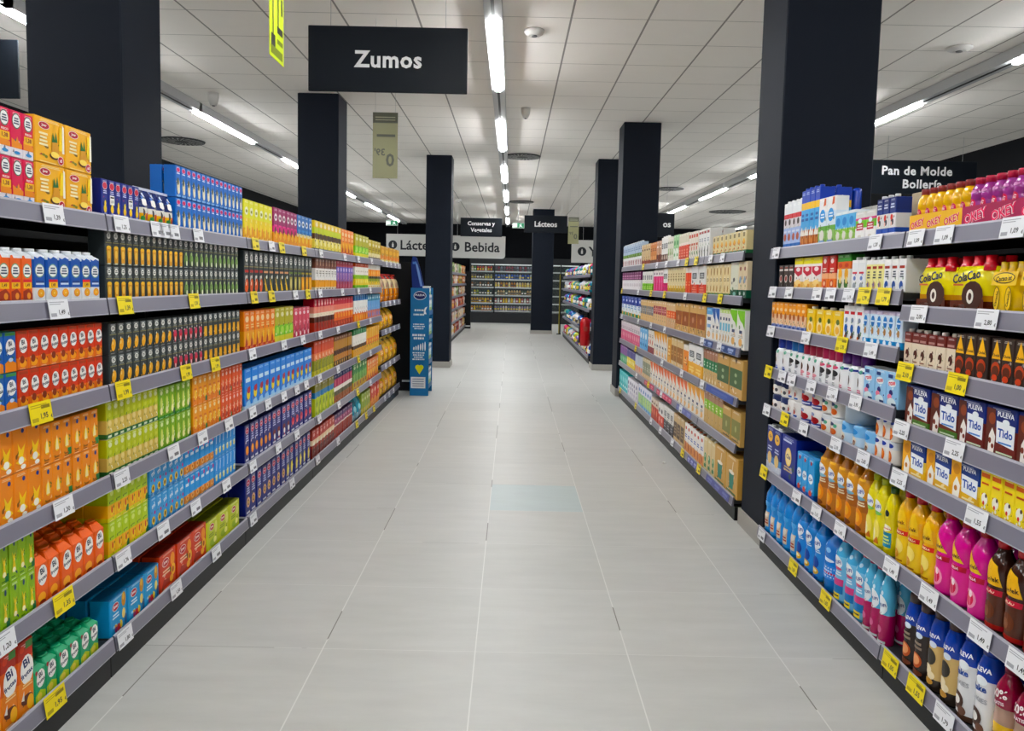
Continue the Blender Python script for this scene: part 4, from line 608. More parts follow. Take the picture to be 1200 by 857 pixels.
 'N2c': dict(f='f', name='cocoa_bottle_pack', desc='yellow carded cocoa bottle pack', d=.1, cols=3, rows=1, bands=[(1, 'f0c416')], neck='e0b414', capc='caa018', art=[('r', .02, .56, .98, .82, 'f2c81a'), ('e', .5, .7, .42, .11, '3a2410'), ('e', .5, .7, .39, .09, 'f3cb24'), ('t', 'Cacaolat', .5, .69, .1, '3a2410', .72, 4), ('e', .27, .3, .13, .24, '4a3010'), ('e', .27, .3, .11, .22, 'f0c416'), ('t', 'Cacaolat', .27, .3, .07, '3a2410', .4, 80), ('e', .73, .3, .13, .24, '4a3010'), ('e', .73, .3, .11, .22, 'f0c416'), ('t', 'Cacaolat', .73, .3, .07, '3a2410', .4, 80)]),
 'N3a': milk('brown-topped cream milkshake carton', [(.7, 'e4d6c0'), (1, '6a2a26')], [('e', .5, .38, .26, .13, '4a2018'), ('r', .3, .28, .46, .36, 'e4d6c0'), ('r', .1, .74, .9, .8, 'b88a84'), ('lines', 1, .2, .8, .14, .2, '8a5a4a')], d=.05, cap='e8e2da'),
 'N3b': milk('dark cocoa carton with yellow triangle', [(1, '33241f')], [('p', [(.06, .56), (.94, .56), (.5, .98)], 'f2b51c'), ('t', 'Cholek', .5, .64, .1, '2a1a14', .7), ('e', .5, .34, .44, .16, 'b8482e'), ('e', .5, .3, .36, .12, '5a2a1c'), ('e', .45, .16, .28, .07, 'c8503a')], d=.05, top='4a3a34'),
 'N4a': dict(f='c', name='chocolate_shake_multipack', cat='multipack', desc='navy and brown chocolate shake multipack', d=.1, bands=[(.2, '4f7a34'), (.58, '6a2a26'), (1, '1c2c74')], top='162258',
   art=[('p', [(0, 0), (.34, 0), (.3, .94), (0, .94)], '5a2a22'), ('p', [(.1, .0), (.3, 0), (.34, .4), (.22, .56), (.12, .4)], 'efe9e2'), ('e', .2, .74, .12, .12, '8a4a34'), ('e', .16, .3, .05, .06, '7a3a2a'), ('e', .26, .2, .05, .05, '7a3a2a'), ('p', [(.38, .3), (.98, .24), (.98, .68), (.36, .72)], 'eef3f8'), ('e', .68, .72, .12, .06, 'eef3f8'), ('t', 'Tido', .67, .5, .3, '1f4fa8', .5), ('t', 'PULEVA', .66, .86, .12, 'f2f5fa', .56), ('lines', 1, .45, .9, .28, .34, '5a8ac8'), ('lines', 1, .4, .95, .08, .14, 'c8d8b8')]),
 'N4b': None,
 'N5a': dict(f='c', name='vanilla_shake_multipack', cat='multipack', desc='navy and yellow vanilla shake multipack', d=.1, bands=[(.3, 'e8b83a'), (.56, 'f0cf6a'), (1, '1c3a84')], top='162c66',
   art=[('p', [(0, 0), (.4, 0), (.36, 1), (0, 1)], 'e9a93a'), ('p', [(.08, 0), (.32, 0), (.36, .4), (.22, .6), (.1, .4)], 'f4efe4'), ('e', .2, .78, .13, .14, 'd08a2e'), ('e', .2, .3, .06, .07, 'b8742e'), ('p', [(.42, .28), (.98, .24), (.98, .68), (.4, .72)], 'eef3f8'), ('t', 'Tido', .69, .5, .3, '1f4fa8', .5), ('t', 'PULEVA', .68, .87, .11, 'f2f5fa', .5), ('lines', 1, .45, .9, .1, .18, 'f8e8b4')]),
 'N5b': milk('yellow cocoa carton with red splash', [(.1, 'd8a818'), (1, 'f2d91c')], [('r', .08, .84, .92, .94, 'e8682a'), ('e', .5, .34, .32, .14, 'f7f2e4'), ('e', .42, .24, .1, .05, 'd83a2e'), ('e', .64, .42, .1, .05, '4a2a1c'), ('lines', 1, .15, .85, .66, .74, 'c8481e')], d=.05, top='d8702e'),
 'N6a': bot('milkshake_bottle', 'yellow milkshake bottle with red cap', 'round', [(1, 'efb21a')], [('p', [(.08, .5), (.9, .5), (.84, .66), (.6, .78), (.3, .66)], 'f3c52c'), ('t', 'Cholek', .46, .56, .09, '5a1f1c', .72, 8), ('r', .04, .4, .96, .46, 'c8302a'), ('t', 'VAINILLA', .5, .43, .035, 'f6e8c0', .6), ('e', .5, .24, .3, .1, 'f8e184'), ('e', .4, .14, .2, .06, 'd8901e'), ('lines', 1, .2, .8, .04, .08, 'a86a14')], cap='b81f2a', label=(.03, .46, [(1, 'edc62a')])),
 'N6b': bot('milkshake_bottle', 'pink milkshake bottle with red cap', 'round', [(1, 'd93a94')], [('p', [(.06, .5), (.86, .5), (.6, .62), (.16, .78)], 'f2c43a'), ('t', 'Cholek', .42, .56, .08, '5a1f3c', .66, 8), ('r', .04, .4, .96, .46, 'b8243a'), ('t', 'FRESA', .5, .43, .035, 'f6dce6', .5), ('e', .46, .2, .3, .11, 'f2a0bc'), ('e', .46, .2, .2, .08, 'd83a5a'), ('e', .52, .26, .08, .04, 'f8e2e6')], cap='b81f2a', label=(.03, .46, [(1, 'dc5298')])),
 'N6c': bot('milkshake_bottle', 'dark chocolate shake bottle with red cap', 'round', [(1, '3c211a')], [('p', [(.06, .5), (.94, .5), (.74, .72), (.34, .78)], 'f0b52a'), ('t', 'Cholek', .48, .56, .09, '3a1a14', .72, 8), ('r', .04, .4, .96, .46, 'b8243a'), ('t', 'CACAO', .46, .43, .04, 'f4e0c8', .5), ('e', .46, .22, .3, .1, '6a3a26'), ('e', .4, .2, .14, .06, '8a5a40'), ('r', .06, .05, .94, .08, 'a83a34')], cap='b81f2a', label=(.03, .46, [(.12, 'a82c34'), (1, '4f2a1e')])),
 'N7a': bot('coffee_shake_bottle', 'navy and black coffee shake bottle', 'shake', [(.6, '2a211f'), (1, '1f3fa0')], [('t', 'PULEVA', .5, .68, .1, 'f3f6fa', .8, 6), ('e', .6, .58, .2, .04, 'd8e4f2'), ('e', .5, .24, .34, .1, 'b8562e'), ('e', .5, .25, .24, .07, 'e8a67a'), ('lines', 2, .2, .8, .38, .5, '8a7a6a'), ('e', .5, .08, .4, .04, '6a3a28')], cap='3a2620'),
 'N7b': bot('coffee_shake_bottle', 'navy and cream vanilla shake bottle', 'shake', [(.16, '2e2620'), (.58, 'd2b47c'), (1, '1f3fa0')], [('t', 'PULEVA', .5, .68, .1, 'f3f6fa', .8, 6), ('e', .6, .58, .2, .04, 'd8e4f2'), ('e', .5, .42, .3, .1, '34302a'), ('e', .4, .26, .24, .06, 'f0e2c0'), ('e', .6, .2, .2, .05, 'f0e2c0'), ('e', .5, .12, .24, .04, 'b88a4a')], cap='3a2620'),
 'N7c': bot('coffee_shake_bottle', 'navy and white cookie shake bottle', 'shake', [(.08, '5a4034'), (.64, 'e4e4e6'), (1, '1f3fa0')], [('t', 'PULEVA', .5, .74, .1, 'f3f6fa', .8, 6), ('e', .6, .63, .22, .05, 'eef3f8'), ('t', 'shake', .46, .54, .1, '2a4c9c', .7, 6), ('t', 'OKIES', .56, .42, .07, 'a8aab0', .6), ('e', .42, .22, .3, .1, '4a342c'), ('e', .42, .22, .16, .05, 'efece8'), ('e', .66, .12, .16, .05, '6a4a3c')], cap='1c3690'),
 'N7d': bot('cocoa_shake_bottle', 'crimson and yellow cocoa shake bottle', 'round', [(.36, 'e3b416'), (.54, 'a88a7a'), (1, '8c1a38')], [('t', '50%', .5, .68, .11, 'f4e4e8', .7, 8), ('t', 'GRATIS', .5, .58, .05, 'f0d4dc', .56, 8), ('t', 'Cacaolat', .46, .24, .12, '3a2212', .84, 10), ('e', .5, .08, .3, .05, 'f4d85a')], cap='7a1830'),
})
K['N2b'] = K['N2a']; K['N3c'] = K['N3b']

K['N4b'] = dict(K['N4a'], desc='navy, brown and green shake multipack')
K['N4a'] = dict(K['N4a'], bands=[(.58, '6a2a26'), (1, '1c2c74')])

K['pink']['alt'] = ((1, 3), dict(desc='pink juice carton with yellow price flash', name='milk_juice_carton', more=[('r', .06, .5, .94, .6, 'e2243a'), ('t', 'PRECIO', .5, .55, .05, 'f7e9ea'), ('r', .06, .33, .94, .5, 'f4bd1b'), ('t', '1,38', .5, .415, .11, '7a1220')]))
K['navyS']['alt'] = ((1, 4), dict(desc='small navy juice carton with price sticker', more=[('r', .12, .36, .88, .6, 'f2f2f0'), ('t', '1,15', .5, .44, .08, '22222a'), ('r', .2, .53, .8, .57, '22222a')]))
K['bbot']['alt'] = ((1, 4), dict(desc='blue milk-juice bottle with price flash', more=[('r', .06, .4, .94, .45, 'e0283a'), ('r', .06, .29, .94, .4, 'f4bd1b'), ('t', '1,49', .5, .345, .07, '6a1020')]))

K['F5e']['alt'] = ((0, 1, 2, 3), dict(desc='white carton with golden corner', more=cut('eca21a')))
RUNS='''
LA 1 2.010 2.212 4 2 0.131 1 pink
LA 1 2.214 2.514 2 2 0.136 1 ypack
LB 1 2.567 2.830 6 1 0.135 1 navyS
LB 1 2.836 3.123 4 1 0.142 1 bag
LB 1 3.131 3.902 15 2 0.134 2 blueS
LC 1 3.917 4.387 6 1 0.217 1 yel
LC 1 4.403 4.892 6 1 0.222 1 mag
LC 1 4.892 5.253 4 1 0.222 1 blu2
LD 1 5.314 6.136 7 1 0.220 1 brny
LD 1 6.136 6.613 4 1 0.219 1 ora
LE 1 6.686 7.301 4 1 0.214 1 grn
LE 1 7.301 7.963 4 1 0.197 1 gold
LF 1 7.985 9.288 5 1 0.180 1 ypk
LA 2 2.043 2.197 3 1 0.166 1 obot
LA 2 2.199 2.555 6 1 0.167 1 bbot
LB 2 2.582 3.195 13 2 0.138 1 dgold
LB 2 3.195 3.836 12 2 0.138 1 dgreen
LC 2 3.917 4.218 4 1 0.237 1 bred
LC 2 4.218 4.704 5 1 0.237 1 byel
LC 2 4.704 4.981 3 1 0.237 1 boli
LC 2 4.981 5.253 3 1 0.237 1 bora
LD 2 5.338 5.990 7 1 0.240 1 whbr
LD 2 5.990 6.613 6 1 0.248 1 vio
LE 2 6.693 7.311 6 1 0.257 1 wyg
LE 2 7.311 7.963 6 1 0.267 1 wor
LF 2 7.985 9.290 4 1 0.319 1 jar
LA 3 2.002 2.110 2 2 0.115 1 bifb
LA 3 2.112 2.555 9 2 0.115 1 bifr
LB 3 2.596 3.082 9 2 0.112 1 mango
LB 3 3.082 3.388 6 2 0.112 1 brd
LB 3 3.388 3.854 8 2 0.112 1 bor
LC 3 3.917 4.422 6 1 0.214 1 ora
LC 3 4.422 4.813 4 1 0.216 1 grn
LC 3 4.813 5.190 4 1 0.202 1 pnk
LD 3 5.316 5.907 7 1 0.248 1 rw
LD 3 5.907 6.613 7 1 0.243 1 ro
LE 3 6.681 7.277 6 1 0.257 1 bwo
LE 3 7.277 7.963 6 1 0.246 1 lb
LF 3 7.985 8.863 3 1 0.256 1 pch
LA 4 1.955 2.207 4 2 0.145 1 oS
LA 4 2.207 2.521 2 2 0.127 1 oP
LB 4 2.567 2.951 3 2 0.133 1 yg
LB 4 2.951 3.255 2 2 0.129 1 gp
LB 4 3.273 3.592 2 2 0.130 1 op
LB 4 3.592 3.885 2 2 0.130 1 rp
LC 4 3.917 5.253 13 1 0.225 1 bt
LD 4 5.317 5.911 6 1 0.254 1 co
LD 4 5.911 6.581 8 1 0.248 1 br
LE 4 6.627 7.244 6 1 0.257 1 gw
LE 4 7.244 7.950 6 1 0.234 1 yo
LF 4 7.985 9.218 4 1 0.291 1 pch
LA 5 1.935 2.166 2 2 0.134 2 gpk
LA 5 2.166 2.542 6 1 0.162 4 bifo
LB 5 2.567 2.857 2 2 0.143 2 ygp
LB 5 2.870 3.178 2 2 0.142 2 bp1
LB 5 3.178 3.505 2 2 0.142 2 bp2
LB 5 3.505 3.782 2 2 0.142 2 bp3
LC 5 3.917 4.359 6 1 0.218 2 nv1
LC 5 4.359 4.735 4 1 0.218 2 nv2
LC 5 4.735 5.249 5 1 0.218 2 nv3
LD 5 5.342 5.915 6 1 0.241 1 oly
LD 5 5.915 6.587 7 1 0.237 1 nrw
LE 5 6.627 7.279 5 1 0.242 1 grn
LE 5 7.279 7.886 5 1 0.213 1 ora
LA 6 1.934 2.145 3 1 0.226 2 bigbif
LA 6 2.147 2.499 6 1 0.120 5 bifg
LB 6 2.567 2.944 3 1 0.139 3 bbx
LB 6 2.944 3.408 3 1 0.158 3 rbx
LB 6 3.408 3.825 3 1 0.148 3 ybx
LC 6 3.917 4.624 8 1 0.223 2 nv4
LC 6 4.624 5.204 6 1 0.223 2 nv5
LD 6 5.267 5.935 7 1 0.207 1 rwb
LD 6 5.935 6.594 7 1 0.202 1 rpu
LE 6 6.630 7.012 2 1 0.219 1 teal
LE 6 7.012 7.463 4 1 0.207 1 yg
LE 6 7.463 7.963 3 1 0.232 1 red
LF 5 7.985 9.205 4 1 0.289 1 pch
F 1 8.136 9.470 12 1 0.271 1 F1a
F 1 7.632 8.136 4 1 0.222 1 F1b
F 1 7.293 7.632 3 1 0.218 1 F1c
F 1 7.063 7.293 2 1 0.220 1 F1d
F 1 6.764 7.063 3 1 0.239 1 F1e
F 1 6.538 6.764 3 1 0.225 1 F1f
F 1 6.336 6.538 2 1 0.231 1 F1g
F 1 5.968 6.336 4 1 0.224 1 F1h
F 1 5.666 5.968 4 1 0.218 1 F1i
F 1 5.346 5.666 4 1 0.217 2 F1j
F 1 4.506 5.264 8 1 0.141 1 F1k
F 2 8.137 9.470 12 1 0.216 1 F2a
F 2 7.441 8.029 5 1 0.207 1 F2b
F 2 6.933 7.396 4 1 0.211 1 F2c
F 2 6.742 6.933 2 1 0.223 1 F2d
F 2 6.040 6.742 7 1 0.222 1 F2e
F 2 5.866 6.040 2 1 0.215 1 F2f
F 2 5.405 5.866 2 1 0.221 1 F2g
F 2 4.802 5.398 7 1 0.217 1 F2h
F 2 4.646 4.802 1 1 0.231 1 F2i
F 2 4.467 4.637 2 1 0.233 1 F2j
F 3 8.074 9.470 6 1 0.242 1 F3a
F 3 7.337 8.074 6 1 0.227 1 F3b
F 3 6.738 7.337 6 1 0.232 1 F3c
F 3 6.368 6.738 4 1 0.230 1 F3d
F 3 5.372 6.368 4 1 0.240 1 F3e
F 3 5.198 5.355 1 1 0.234 1 F3f
F 3 5.003 5.198 2 1 0.240 1 F3g
F 3 4.755 5.003 4 1 0.235 1 F3h
F 3 4.460 4.755 2 1 0.247 1 F3i
F 4 8.067 9.470 10 1 0.237 1 F4a
F 4 7.629 8.067 3 1 0.234 1 F4b
F 4 7.280 7.605 3 1 0.242 1 F4c
F 4 6.646 7.280 5 1 0.255 1 F4d
F 4 6.487 6.646 1 1 0.236 1 F4e
F 4 6.027 6.487 4 1 0.246 1 F4f
F 4 5.849 6.011 1 1 0.221 1 F4g
F 4 5.397 5.849 2 1 0.246 1 F4h
F 4 5.009 5.384 5 1 0.241 1 F4i
F 4 4.461 5.009 2 1 0.245 1 F4j
F 5 8.916 9.470 5 1 0.218 1 F5a
F 5 8.350 8.916 5 1 0.212 1 F5b
F 5 7.851 8.350 4 1 0.211 1 F5c
F 5 7.408 7.851 4 1 0.222 1 F5d
F 5 5.312 7.408 16 1 0.227 1 F5e
F 5 4.850 5.312 5 1 0.239 1 F5f
F 5 4.460 4.842 2 1 0.211 1 F5g
F 6 8.779 9.470 5 1 0.234 1 F6a
F 6 8.110 8.779 5 1 0.219 1 F6b
F 6 7.299 8.054 6 1 0.242 1 F6c
F 6 6.950 7.299 3 1 0.209 1 F6d
F 6 6.695 6.950 2 1 0.214 1 F6e
F 6 6.292 6.695 3 1 0.230 1 F6f
F 6 5.893 6.275 3 1 0.234 1 F6g
F 6 5.286 5.863 6 1 0.228 1 F6h
F 6 4.978 5.274 3 1 0.238 1 F6i
F 6 4.474 4.978 2 1 0.254 1 F6j
M 1 3.663 3.894 4 1 0.236 1 M1a
M 1 3.448 3.663 4 1 0.274 2 M1b
M 1 3.274 3.448 2 1 0.214 1 M1c
M 1 3.079 3.274 3 1 0.134 2 M1d
M 1 2.905 3.079 2 1 0.118 1 M1e
M 1 2.756 2.898 3 1 0.149 1 M1f
M 2 3.725 3.929 3 1 0.126 1 M2a
M 2 3.393 3.713 3 1 0.156 1 M2b
M 2 3.240 3.384 2 1 0.164 1 M2c
M 2 3.096 3.232 2 1 0.160 1 M2d
M 2 2.967 3.092 2 1 0.129 1 M2e
M 2 2.821 2.961 3 1 0.125 1 M2f
M 2 2.667 2.816 3 1 0.124 1 M2g
M 3 3.545 4.004 8 1 0.141 1 M3a
M 3 3.150 3.525 4 1 0.122 1 M3b
M 3 2.961 3.143 3 1 0.150 1 M3c
M 3 2.667 2.961 6 1 0.137 1 M3d
M 4 3.761 3.948 2 1 0.176 1 M4a
M 4 3.602 3.761 2 1 0.169 1 M4b
M 4 3.377 3.602 3 1 0.182 1 M4c
M 4 3.179 3.377 3 1 0.177 1 M4d
M 4 2.935 3.179 3 1 0.176 1 M4e
M 4 2.667 2.932 3 1 0.135 1 M4f
M 5 3.740 3.973 2 2 0.080 1 M5a
M 5 3.586 3.740 2 2 0.088 1 M5b
M 5 3.341 3.586 2 2 0.097 1 M5c
M 5 3.144 3.341 2 2 0.099 1 M5d
M 5 2.833 3.140 3 1 0.089 1 M5e
M 5 2.667 2.826 3 2 0.090 1 M5f
M 6 3.773 3.994 2 1 0.242 2 M6a
M 6 3.574 3.773 1 1 0.242 2 M6b
M 6 3.356 3.563 3 1 0.195 2 M6c
M 6 2.876 3.336 5 1 0.299 2 M6d
M 6 2.732 2.876 2 1 0.271 2 M6e
M 6 2.667 2.732 1 1 0.256 2 M6f
M 7 3.540 4.002 5 1 0.285 2 M7a
M 7 3.255 3.540 3 1 0.276 2 M7b
M 7 3.119 3.255 1 1 0.282 2 M7c
M 7 2.849 3.119 3 1 0.287 2 M7d
M 7 2.667 2.849 3 1 0.294 2 M7e
N 1 2.349 2.650 6 1 0.158 1 N1a
N 1 1.953 2.344 8 1 0.156 1 N1b
N 2 2.398 2.595 1 1 0.174 1 N2a
N 2 2.202 2.398 1 1 0.174 1 N2b
N 2 1.945 2.198 2 1 0.151 1 N2c
N 3 2.338 2.650 6 1 0.124 1 N3a
N 3 2.176 2.338 3 1 0.140 1 N3b
N 3 1.958 2.164 4 1 0.138 1 N3c
N 4 1.889 2.301 3 1 0.149 1 N4a
N 4 2.301 2.613 2 1 0.147 1 N4b
N 5 2.170 2.610 3 1 0.126 1 N5a
N 5 1.864 2.170 6 1 0.134 1 N5b
N 6 2.403 2.646 3 1 0.273 2 N6a
N 6 2.138 2.403 3 1 0.276 2 N6b
N 6 1.892 2.138 3 1 0.273 2 N6c
N 7 2.406 2.562 2 1 0.262 2 N7a
N 7 2.248 2.406 2 1 0.277 2 N7b
N 7 2.069 2.248 2 1 0.284 2 N7c
N 7 1.825 2.069 3 1 0.271 2 N7d
'''
TAGS='''
LA 1 2.259 w 1,39
LB 1 2.650 w 1,25
LB 1 2.916 w -
LB 1 2.981 w -
LB 1 3.055 w -
LB 1 3.295 w -
LC 1 4.025 y -
LC 1 4.295 w -
LC 1 4.485 y -
LC 1 4.961 y -
LD 1 5.403 w -
LD 1 6.172 w -
LE 1 6.720 w -
LE 1 7.351 w -
LF 1 8.225 w -
LF 1 8.514 w -
LF 1 8.825 w -
LF 1 9.090 w -
LA 2 2.272 w 1,49
LB 2 2.663 y 1,39
LB 2 3.243 y 1,59
LC 2 4.000 y -
LC 2 4.292 y -
LC 2 4.765 w -
LC 2 5.054 y -
LD 2 5.380 w -
LD 2 6.084 w -
LE 2 6.727 w -
LE 2 7.295 w -
LF 2 8.191 w -
LF 2 8.478 w -
LF 2 8.786 w -
LF 2 9.117 w -
LA 3 2.172 y 1,95
LB 3 2.641 y 1,99
LB 3 3.155 y 1,99
LB 3 3.469 y 1,99
LC 3 3.970 w -
LC 3 4.522 w -
LC 3 4.934 w -
LD 3 5.382 w -
LD 3 5.939 w -
LE 3 6.735 y -
LE 3 7.305 w -
LF 3 8.205 w -
LF 3 8.494 w -
LF 3 8.803 w -
LF 3 9.135 w -
LA 4 2.272 w 1,30
LB 4 2.620 w 2,25
LB 4 3.028 w -
LB 4 3.317 w -
LB 4 3.631 w -
LC 4 3.970 w -
LC 4 4.224 w -
LC 4 4.520 w -
LC 4 4.795 w -
LC 4 5.019 w -
LD 4 5.372 w -
LD 4 5.943 w -
LE 4 6.743 y -
LE 4 7.316 w -
LF 4 8.224 w -
LF 4 8.514 w -
LF 4 8.825 w -
LA 5 1.982 w 1,20
LA 5 2.260 y 1,35
LB 5 2.620 w 1,76
LB 5 2.928 w -
LB 5 3.236 w -
LB 5 3.592 w -
LC 5 3.970 w -
LC 5 4.409 w -
LC 5 4.794 w -
LD 5 5.361 w -
LD 5 5.977 w -
LE 5 6.713 y -
LE 5 7.326 w -
LF 5 8.185 w -
LF 5 8.472 w -
LF 5 8.780 w -
LA 6 2.204 y 1,95
LB 6 2.620 w 1,80
LB 6 3.034 w 1,50
LB 6 3.458 w -
LC 6 3.970 w -
LC 6 4.685 w -
LD 6 5.320 w -
LD 6 5.951 w -
LE 6 6.683 y -
LE 6 7.119 y -
LE 6 7.520 y -
N 1 2.571 w 1,09
N 1 2.404 w 1,09
N 1 2.075 w 1,09
N 2 2.525 w 2,00
N 2 2.161 w 2,80
N 3 2.589 y 2,10
N 3 2.284 y 1,00
N 4 2.589 w 2,25
N 4 2.275 w 2,25
N 5 2.585 w 2,25
N 5 2.145 w 1,55
N 6 2.600 w 1,49
N 6 2.359 w 1,49
N 6 2.093 w 1,49
N 6 1.922 w 1,49
N 7 2.567 y 1,05
N 7 2.398 y 1,55
N 7 2.235 w 1,79
M 1 2.859 w 1,20
M 1 3.925 w -
M 2 3.948 w -
M 2 3.717 w -
M 2 3.374 w -
M 2 3.230 w -
M 2 3.058 w 1,19
M 2 2.924 y 1,79
M 2 2.770 y 1,79
M 3 3.946 w -
M 3 3.475 w 1,29
M 3 3.096 y 1,70
M 3 2.844 w 1,49
M 4 3.956 y -
M 4 3.754 w -
M 4 3.627 w -
M 4 3.387 w -
M 4 3.160 w 1,90
M 4 2.945 w 3,95
M 5 3.954 w -
M 5 3.691 y -
M 5 3.450 w -
M 5 3.100 w 2,10
M 5 2.855 w 2,85
M 6 3.955 y -
M 6 3.490 w -
M 6 3.260 w 1,15
M 6 3.017 w 1,45
M 7 3.942 w -
M 7 3.488 y 1,59
M 7 3.117 y 1,05
F 1 7.891 y -
F 1 7.149 w -
F 1 6.716 w -
F 1 6.234 w -
F 1 5.931 y -
F 1 5.629 y -
F 1 5.220 w -
F 1 4.924 w -
F 2 9.359 y -
F 2 8.156 w -
F 2 7.405 y -
F 2 6.742 y -
F 2 5.944 w -
F 2 5.338 y -
F 2 4.944 y -
F 3 9.290 w -
F 3 8.093 w -
F 3 7.345 w -
F 3 6.686 w -
F 3 5.360 w -
F 3 4.916 w -
F 4 8.199 y -
F 4 6.745 w -
F 4 5.959 w -
F 4 5.312 w -
F 5 8.085 w -
F 5 7.371 y -
F 5 6.732 w -
F 5 5.941 w -
F 6 9.233 y -
F 6 8.074 y -
F 6 7.171 w -
F 6 6.711 w -
F 6 6.204 w -
F 6 5.825 y -
F 6 5.311 y -
'''
EXPOSURE = 1.15; TUBE = 50
# ------------------------------------------------------------------ room
H, YB = 3.52, 27.0
def grid_mat(name, base, line, size, ox, oy, wx, wy, rough, streak, per_tile, odd=None):
    """square tiles with joints; wx / wy are the joint widths across x and y"""
    m = bpy.data.materials.new(name); m.use_nodes = True; nt = m.node_tree; b = nt.nodes['Principled BSDF']; N = nt.nodes.new; L = nt.links.new
    g = N('ShaderNodeNewGeometry'); sp = N('ShaderNodeSeparateXYZ'); L(g.outputs['Position'], sp.inputs[0])
    def math_(op, a, v=None, c=None):
        n = N('ShaderNodeMath'); n.operation = op
        for i, q in enumerate((a, v, c)):
            if q is None: continue
            if isinstance(q, (int, float)): n.inputs[i].default_value = q
            else: L(q, n.inputs[i])
        return n.outputs[0]
    def axis(out, off, w):
        t = math_('DIVIDE', math_('SUBTRACT', out, off), size)
        f = math_('SUBTRACT', t, math_('FLOOR', t))
        d = math_('MULTIPLY', math_('MINIMUM', f, math_('SUBTRACT', 1, f)), size)
        return math_('FLOOR', t), math_('LESS_THAN', d, w / 2)
    ix, jx = axis(sp.outputs[0], ox, wx); iy, jy = axis(sp.outputs[1], oy, wy)
    cb = N('ShaderNodeCombineXYZ'); L(ix, cb.inputs[0]); L(iy, cb.inputs[1])
    wn = N('ShaderNodeTexWhiteNoise'); wn.noise_dimensions = '2D'; L(cb.outputs[0], wn.inputs['Vector'])
    mp = N('ShaderNodeMapping'); mp.inputs['Scale'].default_value = streak; L(g.outputs['Position'], mp.inputs[0])
    nz = N('ShaderNodeTexNoise'); nz.inputs['Scale'].default_value = 1; nz.inputs['Detail'].default_value = 5; nz.inputs['Roughness'].default_value = .65; L(mp.outputs[0], nz.inputs['Vector'])
    v = math_('ADD', math_('MULTIPLY', math_('SUBTRACT', wn.outputs['Value'], .5), per_tile * .5), math_('MULTIPLY', math_('SUBTRACT', nz.outputs['Fac'], .5), per_tile * 2.6))
    hs = N('ShaderNodeHueSaturation'); L(math_('ADD', v, 1), hs.inputs['Value'])
    cm = N('ShaderNodeMix'); cm.data_type = 'RGBA'; cm.inputs['A'].default_value = rgb(base); cm.inputs['B'].default_value = rgb(odd or base)
    if odd:
        hit = math_('MULTIPLY', math_('COMPARE', ix, 0, .1), math_('COMPARE', iy, 3, .1)); L(hit, cm.inputs['Factor'])
    else: cm.inputs['Factor'].default_value = 0
    L(cm.outputs['Result'], hs.inputs['Color'])
    mx = N('ShaderNodeMix'); mx.data_type = 'RGBA'; mx.inputs['B'].default_value = rgb(line)
    if odd:
        gn = N('ShaderNodeTexNoise'); gn.inputs['Scale'].default_value = .9; L(g.outputs['Position'], gn.inputs['Vector'])
        gm = N('ShaderNodeMix'); gm.data_type = 'RGBA'; gm.inputs['A'].default_value = rgb(line); gm.inputs['B'].default_value = rgb('7c7a74'); L(math_('GREATER_THAN', gn.outputs['Fac'], .56), gm.inputs['Factor']); L(gm.outputs['Result'], mx.inputs['B'])
    L(math_('MAXIMUM', jx, jy), mx.inputs['Factor']); L(hs.outputs[0], mx.inputs['A']); L(mx.outputs['Result'], b.inputs['Base Color'])
    rr = N('ShaderNodeMapRange'); rr.inputs['To Min'].default_value = rough - .06; rr.inputs['To Max'].default_value = rough + .1; L(nz.outputs['Fac'], rr.inputs['Value']); L(rr.outputs[0], b.inputs['Roughness'])
    return m
floor_mat = grid_mat('grey_floor_tiles', 'c6c6c2', 'dededa', .602, -.115, 2.805, .0048, .002, .4, (2.2, 11, 1), .11, 'bcc8c8')
ceil_mat = grid_mat('white_ceiling_tiles', 'faf6f0', '9a9792', .6, -.18, 5.9, .016, .007, .85, (5, 5, 5), .02)
wall_mat = noisy('dark_navy_wall_paint', '070a10', .75, 3, .1, spec=.15)
pillar_mat = noisy('charcoal_pillar_paint', '111824', .65, 2, .06, spec=.18)
skirt_mat = noisy('grey_tile_skirting', 'a5a29b', .5, 6, .06, (1, 1, 4))
def struct(name, b, label, cat='structure', parent=None):
    o = obj(name, b, parent)
    if parent is None: tag(o, label, cat, None, 'structure')
    else: o['kind'] = 'structure'
    return o
XW = -6.3
def slab(name, x0, x1, y0, y1, z0, z1, m, label, cat):
    b = MB(); b.box(x0, x1, y0, y1, z0, z1, m); return struct(name, b, label, cat)
slab('floor', -6.5, 9.2, -6, YB + .2, -.1, 0, floor_mat, 'pale grey square tiled shop floor running down the aisle', 'floor')
slab('ceiling', -6.5, 9.2, -6, YB + .2, H, H + .1, ceil_mat, 'white suspended tile ceiling over the whole shop', 'ceiling')
slab('wall_back', -6.5, 9.2, YB, YB + .2, 0, H, wall_mat, 'dark navy end wall behind the drinks fridge', 'wall')
slab('wall_left', XW - .2, XW, -6, YB, 0, H, wall_mat, 'dark navy side wall beyond the juice shelves', 'wall')
slab('wall_right', 6.75, 6.95, -6, 16, 0, H, wall_mat, 'dark navy side wall beyond the bakery sign', 'wall')
slab('wall_right_2', 9.0, 9.2, 16, YB, 0, H, wall_mat, 'dark navy side wall set back at the far end', 'wall')
slab('wall_right_3', 6.95, 9.2, 15.8, 16, 0, H, wall_mat, 'dark navy return wall where the shop widens', 'wall')
slab('wall_front', -6.5, 9.2, -6.2, -6, 0, H, noisy('grey_wall_paint', '8a8a88', .7, 3, .05), 'plain grey wall closing the shop behind the viewpoint', 'wall')
